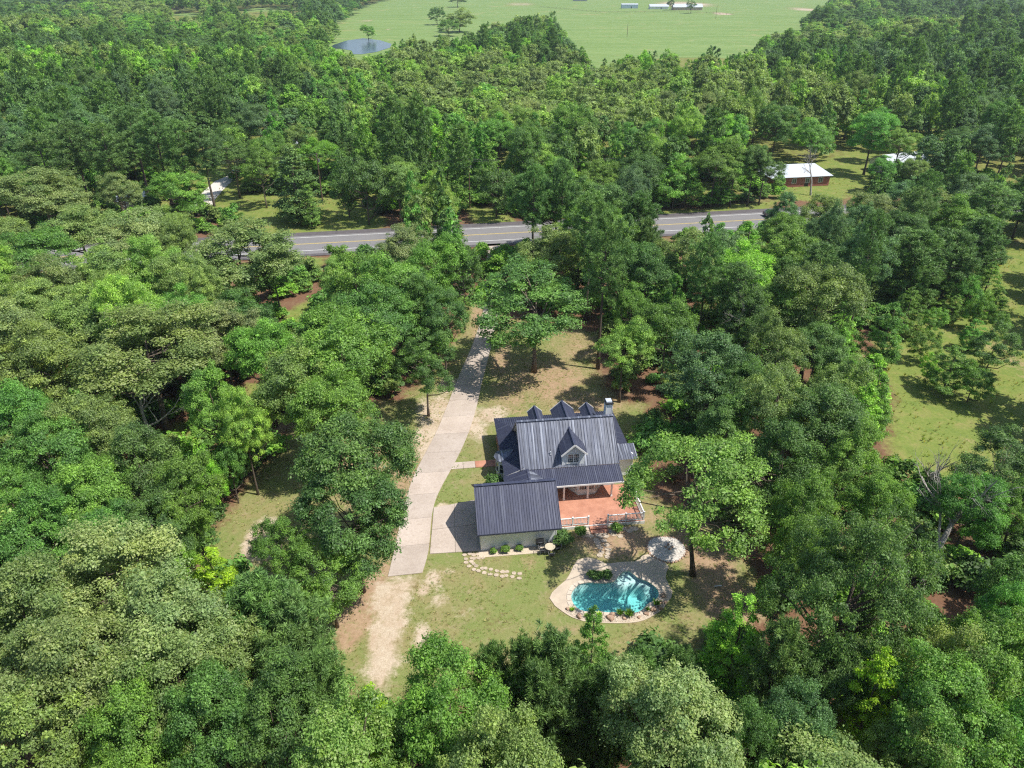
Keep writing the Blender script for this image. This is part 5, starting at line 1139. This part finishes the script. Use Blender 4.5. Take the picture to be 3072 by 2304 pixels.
for x, yy in cand:
    zn = math.sin(x * .021 + 1.3 * math.sin(yy * .017) + 2) + math.sin(yy * .026 + 1.1 * math.sin(x * .013) + .7) + rr.normal(0, .45)
    px0 = pj(x, yy, 8)[0]; zn -= 1.3 * max(0, min(1, (px0 - 2300) / 500)) * (yy > 130)
    if zn > .75: kind, tint = ('tanoak', 'oak', 'oak')[rr.integers(3)], ('pale', 'ol', 'ol', 'wl')[rr.integers(4)]
    elif zn > -.35: kind = ('oak', 'oak', 'gum', 'oak', 'ypine')[rr.integers(5)]; tint = {'oak': ('md', 'gr', 'ol', 'wl', 'br'), 'gum': ('gr', 'br', 'md'), 'ypine': ('pn', 'md')}[kind][rr.integers(2 if kind == 'ypine' else (3 if kind == 'gum' else 5))]
    elif zn > -1.0: kind = ('oak', 'pine', 'gum', 'oak', 'ypine')[rr.integers(5)]; tint = {'oak': 'dk', 'pine': 'pn', 'gum': 'gr', 'ypine': 'pn'}[kind]
    else: kind = ('oak', 'oak', 'pine', 'ypine', 'oak')[rr.integers(5)]; tint = ('bl', 'dk', 'bl')[rr.integers(3)] if kind == 'oak' else 'pn'
    hmax = 1.0 + .25 * math.sin(x * .02 + 1.7) * math.sin(yy * .017)
    h_ = rr.uniform(9.5, 16) * hmax * (1.15 if yy > 150 else .95)
    if kind == 'pine': h_ *= 1.2
    rad = {'oak': rr.uniform(2.9, 5.8), 'tanoak': rr.uniform(3.4, 5.8), 'gum': rr.uniform(2.2, 3.5), 'pine': rr.uniform(2.6, 3.6), 'ypine': rr.uniform(2.4, 3.5)}[kind]
    if yy > 420: rad *= 1.35
    zc = h_ * (.5 if kind in ('gum', 'ypine') else .65)
    px, py, f = pj(x, yy, zc); w = 2 * rad * FPX / f; vr = h_ * .35 * FPX / f
    out_ = px < -w * .35 or px > 3072 + w * .35 or py > 2304 + vr * .8
    if px < -420 or px > 3500 or py > 2304 + vr * 3 or py < -vr * 3: continue
    ring = np.array([(px + math.cos(a) * w * .42, py + math.sin(a) * vr * .9) for a in np.arange(0, 6.28, .52)] + [(px, py)])
    if any(inside(ring, k).any() for k in KEEP): continue
    if len(HX) and (np.hypot(HX[:, 0] - x, HX[:, 1] - yy) < .62 * (HX[:, 2] + rad)).any(): continue
    if any(math.hypot(px - a, py - b) < c_ for a, b, c_ in ((2800, 1640, 200), (500, 1270, 110))): continue
    (side if out_ else auto).append((x, yy, h_, rad, kind, tint, None, px, py, w))
auto.sort(key=lambda t: -t[9])
ONE = 300 - nh + 20
single = trees + auto[:max(0, ONE)]; mass = auto[max(0, ONE):] + side
print('trees: hand', nh, 'single', len(single), 'mass', len(mass))
LMK = [('the far pond', 1080, 140), ('the pasture tree pair', 1340, 50), ('the far farmhouse', 2060, 30), ('the top left corner', 60, 40), ('the rust roofed house', 532, 28), ('the lone pasture pole', 1881, 112), ('the top right corner', 3000, 40), ('the hidden white roof', 2460, 160),
       ('the broken snag', 130, 330), ('the grey roofed house', 850, 450), ('the white shed', 405, 600), ('the conical roadside tree', 885, 560), ('the tall utility pole', 968, 540), ('the driveway mouth', 1490, 745), ('the pole beyond the driveway', 1410, 580), ('the brick house', 2350, 540), ('the white roofed house', 2690, 490),
       ('the highway gap at right', 2150, 665), ('the highway gap at left', 1000, 730), ('the right end of the highway', 3040, 640), ('the meadow', 2850, 1250), ('the bare tree right of house', 2165, 960), ('the chimney', 1830, 1220), ('the fork-trunked lawn oak', 1640, 890), ('the driveway bend', 1400, 1150), ('the widest olive oak', 440, 1070),
       ('the bare tree by the clearing', 490, 1280), ('the left clearing', 700, 1500), ('the garage', 1550, 1530), ('the pool', 1850, 1780), ('the huge olive oak', 2545, 1790), ('the large dead tree', 2800, 1650), ('the bottom left corner', 60, 2260), ('the sandy track', 1130, 1950), ('the rounded oak below the lawn', 1345, 2120), ('the pale oak below the pool', 2030, 2190),
       ('the bottom right corner', 3010, 2260), ('the yellow-green bottom tree', 1130, 2190), ('the yellow-green tree at lower right', 2585, 2160), ('the left photo edge by the track', 20, 1560), ('the left photo edge by the highway', 20, 820), ('the upper left photo edge', 20, 300), ('the right photo edge in the woods', 3050, 300)]
DIRW = ['right of', 'below right of', 'below', 'below left of', 'left of', 'above left of', 'above', 'above right of']
keyed = {}
for n_, t in enumerate(single):
    if t[6]: continue
    ds = [math.hypot(t[7] - a, t[8] - b) for _, a, b in LMK]; k = int(np.argmin(ds)); a = math.atan2(t[8] - LMK[k][2], t[7] - LMK[k][1])
    keyed.setdefault((t[5], t[4], DIRW[int(round(a / (math.pi / 4))) % 8], k), []).append((ds[k], n_))
LAB = {}
for (tn, kd, dw, k), L in keyed.items():
    for q, (_, n_) in enumerate(sorted(L)):
        pre = '' if len(L) == 1 else ('nearest ' if q == 0 else ORD[q] + '-nearest ')
        LAB[n_] = f'{pre}{TWORD[tn]} {KWORD[kd]} {dw} {LMK[k][0]}'
used = set(); cnt = {}
for n_, t in enumerate(single):
    x, yy, h_, rad, kind, tint, lab, px, py, w = t; pl = PROTO[kind]; k = cnt.get(kind, 0); cnt[kind] = k + 1
    crown, trunk, hp, rp, zc = pl[k % len(pl)]
    lab = lab or LAB[n_]
    used.add(lab)
    o = empty(KNAME[kind], (x, yy, 0), (k * 2.399) % 6.283, lab, 'tree', 'trees of the woods'); sx = rad / rp; o.scale = (sx, sx * rr.uniform(.92, 1.08), h_ / hp)
    c = link('crown', crown, o); j = rr.uniform(.94, 1.06, 3) * rr.uniform(.86, 1.16); c.color = (*(np.array(LIN[tint]) * j), 1)
    link('trunk', trunk, o)
    if lab.startswith('spreading fork'): o.location = at(1602, 1115)
    if lab.startswith('spreading oak with tall bare trunk'): o.location = at(2078, 1725); o.rotation_mode = 'QUATERNION'; o.rotation_quaternion = Matrix.Rotation(R(-9), 3, 'Y').to_quaternion() @ Matrix.Rotation(2.2, 3, 'Z').to_quaternion()
for i, (px, py, h_, lv, spr, lab, lean) in enumerate(DEADS):
    o = empty('dead_tree', at(px, py), 0, lab, 'tree', 'bare dead trees'); me = dead_mesh(60 + i, h_, .10 + h_ * .015, spr, M['deadwood'] if i != 8 else M['bark_pale'], lv, lean)
    link('limbs', me, o)

# ------------------------------------------------------------ what nobody could count: the rest of the woods, undergrowth, meadow grass
def scatter(name, protos, P, S, RZ_, I, T, label, cat):
    """one object: points that carry shared meshes through geometry nodes"""
    coll = bpy.data.collections.new(name + '_kit')
    for i, me in enumerate(protos):
        o = bpy.data.objects.new(f'{name}_kit_{i:02d}', me); coll.objects.link(o)
    me = bpy.data.meshes.new(name); n = len(P); me.vertices.add(n); me.vertices.foreach_set('co', np.asarray(P, np.float32).ravel())
    def attr(nm, ty, field, val): a = me.attributes.new(nm, ty, 'POINT'); a.data.foreach_set(field, np.asarray(val, np.float32 if ty != 'INT' else np.int32).ravel())
    attr('scl', 'FLOAT_VECTOR', 'vector', S); attr('rot', 'FLOAT_VECTOR', 'vector', np.column_stack([np.zeros(n), np.zeros(n), RZ_])); attr('idx', 'INT', 'value', I); attr('tint', 'FLOAT_COLOR', 'color', np.column_stack([T, np.ones(n)]))
    o = link(name, me); ng = bpy.data.node_groups.new(name, 'GeometryNodeTree')
    ng.interface.new_socket('Geometry', in_out='INPUT', socket_type='NodeSocketGeometry'); ng.interface.new_socket('Geometry', in_out='OUTPUT', socket_type='NodeSocketGeometry')
    gi = ng.nodes.new('NodeGroupInput'); go = ng.nodes.new('NodeGroupOutput'); ip = ng.nodes.new('GeometryNodeInstanceOnPoints'); ci = ng.nodes.new('GeometryNodeCollectionInfo')
    ci.inputs['Collection'].default_value = coll; ci.inputs['Separate Children'].default_value = True; ci.inputs['Reset Children'].default_value = True
    def named(nm, ty): a = ng.nodes.new('GeometryNodeInputNamedAttribute'); a.data_type = ty; a.inputs['Name'].default_value = nm; return a.outputs['Attribute']
    ip.inputs['Pick Instance'].default_value = True; lk = ng.links.new
    lk(gi.outputs[0], ip.inputs['Points']); lk(ci.outputs[0], ip.inputs['Instance']); lk(named('idx', 'INT'), ip.inputs['Instance Index']); lk(named('scl', 'FLOAT_VECTOR'), ip.inputs['Scale']); lk(named('rot', 'FLOAT_VECTOR'), ip.inputs['Rotation'])
    lk(ip.outputs[0], go.inputs[0]); md = o.modifiers.new('scatter', 'NODES'); md.node_group = ng
    return tag(o, label, cat, kind='stuff')
far = []
for i in range(4): c, _ = oak_crown(300 + i, 4.6, 4.5, 9.2, 110, 62, .46, M['leaf_far'], gap=.12, lob=.5, cr=(.7, 1.25)); far.append((c, 14, 5.4))
for i in range(2): c, _ = cone_crown(310 + i, 3.5, 1.5, 13, 70, 55, .42, M['leaf_far'], p=.62); far.append((c, 13, 3.5))
c, _ = pine_crown(320, 3.3, 8.5, 20, 42, M['leaf_far'], blen=.9, per=14, trad=.6, bw=.22); far.append((c, 20, 3.4))
FI = {'oak': (0, 1, 2, 3), 'tanoak': (0, 2, 3, 1), 'gum': (4, 5), 'pine': (6,), 'ypine': (4, 5)}
P, S, A_, I, T = [], [], [], [], []
for k, t in enumerate(mass):
    fi = FI[t[4]][k % len(FI[t[4]])]; me, hp, rp = far[fi]
    P.append((t[0], t[1], 0)); S.append((t[3] / rp, t[3] / rp, t[2] / hp)); A_.append(k * 2.399); I.append(fi); T.append(np.array(LIN[t[5]]) * rr.uniform(.85, 1.15))
scatter('distant_woods', [f[0] for f in far], P, S, A_, I, T, 'dense woods stretching from the highway to the pasture', 'woods')
# undergrowth beneath the near woods
ub, _ = oak_crown(330, 1.5, .9, .8, 26, 70, .3, M['leaf_far'], cr=(.4, .8), lob=.4); ub2, _ = oak_crown(331, 1.0, 1.3, 1.2, 22, 60, .26, M['leaf_far'], cr=(.35, .6), lob=.4)
n = 5200; Q = np.column_stack([rr.uniform(-110, 120, n), rr.uniform(20, 200, n)])
ok = ~inside(Q, YARD) & (np.abs((Q - np.array([r0.x, r0.y])) @ np.array([rn.x, rn.y])) > 11) & (np.abs(Q[:, 0]) < Q[:, 1] * .82 + 40)
for v in VERGE: ok &= ~inside(Q, wpoly(v))
MEAD = wpoly([(2620, 1010), (2760, 900), (2900, 820), (3000, 640), (3200, 560), (3400, 900), (3300, 1500), (3072, 1500), (2950, 1480), (2830, 1480), (2740, 1440), (2660, 1330), (2680, 1180), (2640, 1120)])
ok &= ~inside(Q, MEAD)
for k in KEEP[2:]:
    pxy = np.stack(pj(Q[:, 0], Q[:, 1], .6)[:2], 1); ok &= ~inside(pxy, k)
Q = Q[ok]; n = len(Q); s = rr.uniform(.6, 1.5, n)
scatter('undergrowth', [ub, ub2], np.column_stack([Q, np.zeros(n)]), np.column_stack([s, s, s * rr.uniform(.7, 1.2, n)]), rr.uniform(0, 6.3, n), rr.integers(0, 2, n), np.array([LIN[k] for k in rr.choice(['md', 'dk', 'gr', 'ol', 'br'], n)]) * rr.uniform(.8, 1.1, (n, 1)), 'green undergrowth covering the floor of the woods', 'undergrowth')
# long grass of the meadow and verges
tuft = [grasstuft(40 + i, 26, .5, M['leaf_far']) for i in range(3)]
Qs = []
for poly, dens in [(MEAD, 1.6)] + [(wpoly(v), 1.0) for v in VERGE]:
    lo, hi = poly.min(0), poly.max(0); hi[1] = min(hi[1], 190); m = int((hi - lo).prod() * dens)
    q = rr.uniform(lo, hi, (min(m, 60000), 2)); q = q[inside(q, poly)]; px = np.stack(pj(q[:, 0], q[:, 1], 0)[:2], 1); q = q[(px[:, 0] > -60) & (px[:, 0] < 3140) & (px[:, 1] < 2400)]
    q = q[np.abs((q - np.array([r0.x, r0.y])) @ np.array([rn.x, rn.y])) > 8]; Qs.append(q)
Q = np.concatenate(Qs); n = len(Q); cl = np.sin(Q[:, 0] * .5 + np.sin(Q[:, 1] * .37) * 2) * np.sin(Q[:, 1] * .45 + 1) + rr.normal(0, .35, n); Q = Q[cl > .05]; n = len(Q); s = np.exp(rr.normal(-.9, .45, n))
gt = np.array([(.34, .38, .09), (.42, .38, .14), (.28, .36, .08), (.50, .44, .15)])
scatter('meadow_grass', tuft, np.column_stack([Q, np.zeros(n)]), np.column_stack([s, s, s]), rr.uniform(0, 6.3, n), rr.integers(0, 3, n), gt[rr.integers(0, 4, n)], 'long grass of the meadow and road verges', 'grass')

# short tufts that roughen the lawn
tl_ = [grasstuft(50 + i, 16, .17, M['leaf_far'], (.6, 2.2)) for i in range(3)]
lo, hi = YARD.min(0), YARD.max(0); Q = rr.uniform(lo, hi, (60000, 2)); Q = Q[inside(Q, YARD)]
lx = (Q[:, 0] - HO.x) * math.cos(TH) + (Q[:, 1] - HO.y) * math.sin(TH); ly = -(Q[:, 0] - HO.x) * math.sin(TH) + (Q[:, 1] - HO.y) * math.cos(TH)
dp = np.concatenate([dl, dr[::-1]]); ok = ~((lx > -4.6) & (lx < 17.9) & (ly > -1.1) & (ly < 7.3)) & ~((lx > 2.9) & (lx < 17.9) & (ly > 6) & (ly < 19.2)) & (sdist(Q, dp) < -.02) & (sdist(Q, DO) < -.05) & ~inside(Q, wpoly([z3(p) for p in [(560, 640), (1010, 620), (890, 900), (850, 1300), (740, 1620), (540, 1640), (540, 1200), (560, 900)]]))
ok &= np.hypot((Q[:, 0] - FIRE_C.x) / rx, (Q[:, 1] - FIRE_C.y) / ry) > 1.1
cl = np.sin(Q[:, 0] * .9 + np.sin(Q[:, 1] * .7) * 2) * np.sin(Q[:, 1] * .8 + np.sin(Q[:, 0] * .5)) + rr.normal(0, .5, len(Q)); ok &= cl > -.1
Q = Q[ok]; n = len(Q); s = np.exp(rr.normal(-.35, .4, n)); gt = np.array([(.40, .46, .12), (.52, .46, .20), (.30, .43, .08), (.62, .52, .28)])
scatter('lawn_tufts', tl_, np.column_stack([Q, np.full(n, -.02)]), np.column_stack([s, s, s]), rr.uniform(0, 6.3, n), rr.integers(0, 3, n), gt[rr.integers(0, 4, n)], 'short uneven grass tufts over the lawn', 'grass')
print('lawn tufts', n)

# ------------------------------------------------------------ summer haze
hm = bpy.data.materials.new('haze'); hm.use_nodes = True; hn = hm.node_tree; hn.nodes.clear()
ho = hn.nodes.new('ShaderNodeOutputMaterial'); pv = hn.nodes.new('ShaderNodeVolumePrincipled'); pv.inputs['Color'].default_value = (.80, .88, 1., 1); pv.inputs['Density'].default_value = .00013; pv.inputs['Anisotropy'].default_value = .3
hn.links.new(pv.outputs[0], ho.inputs['Volume'])
tag(MB().box(-2600, 2600, -400, 4300, -4.5, 62).build('haze', hm), 'thin summer haze over the woods', 'haze', kind='stuff')
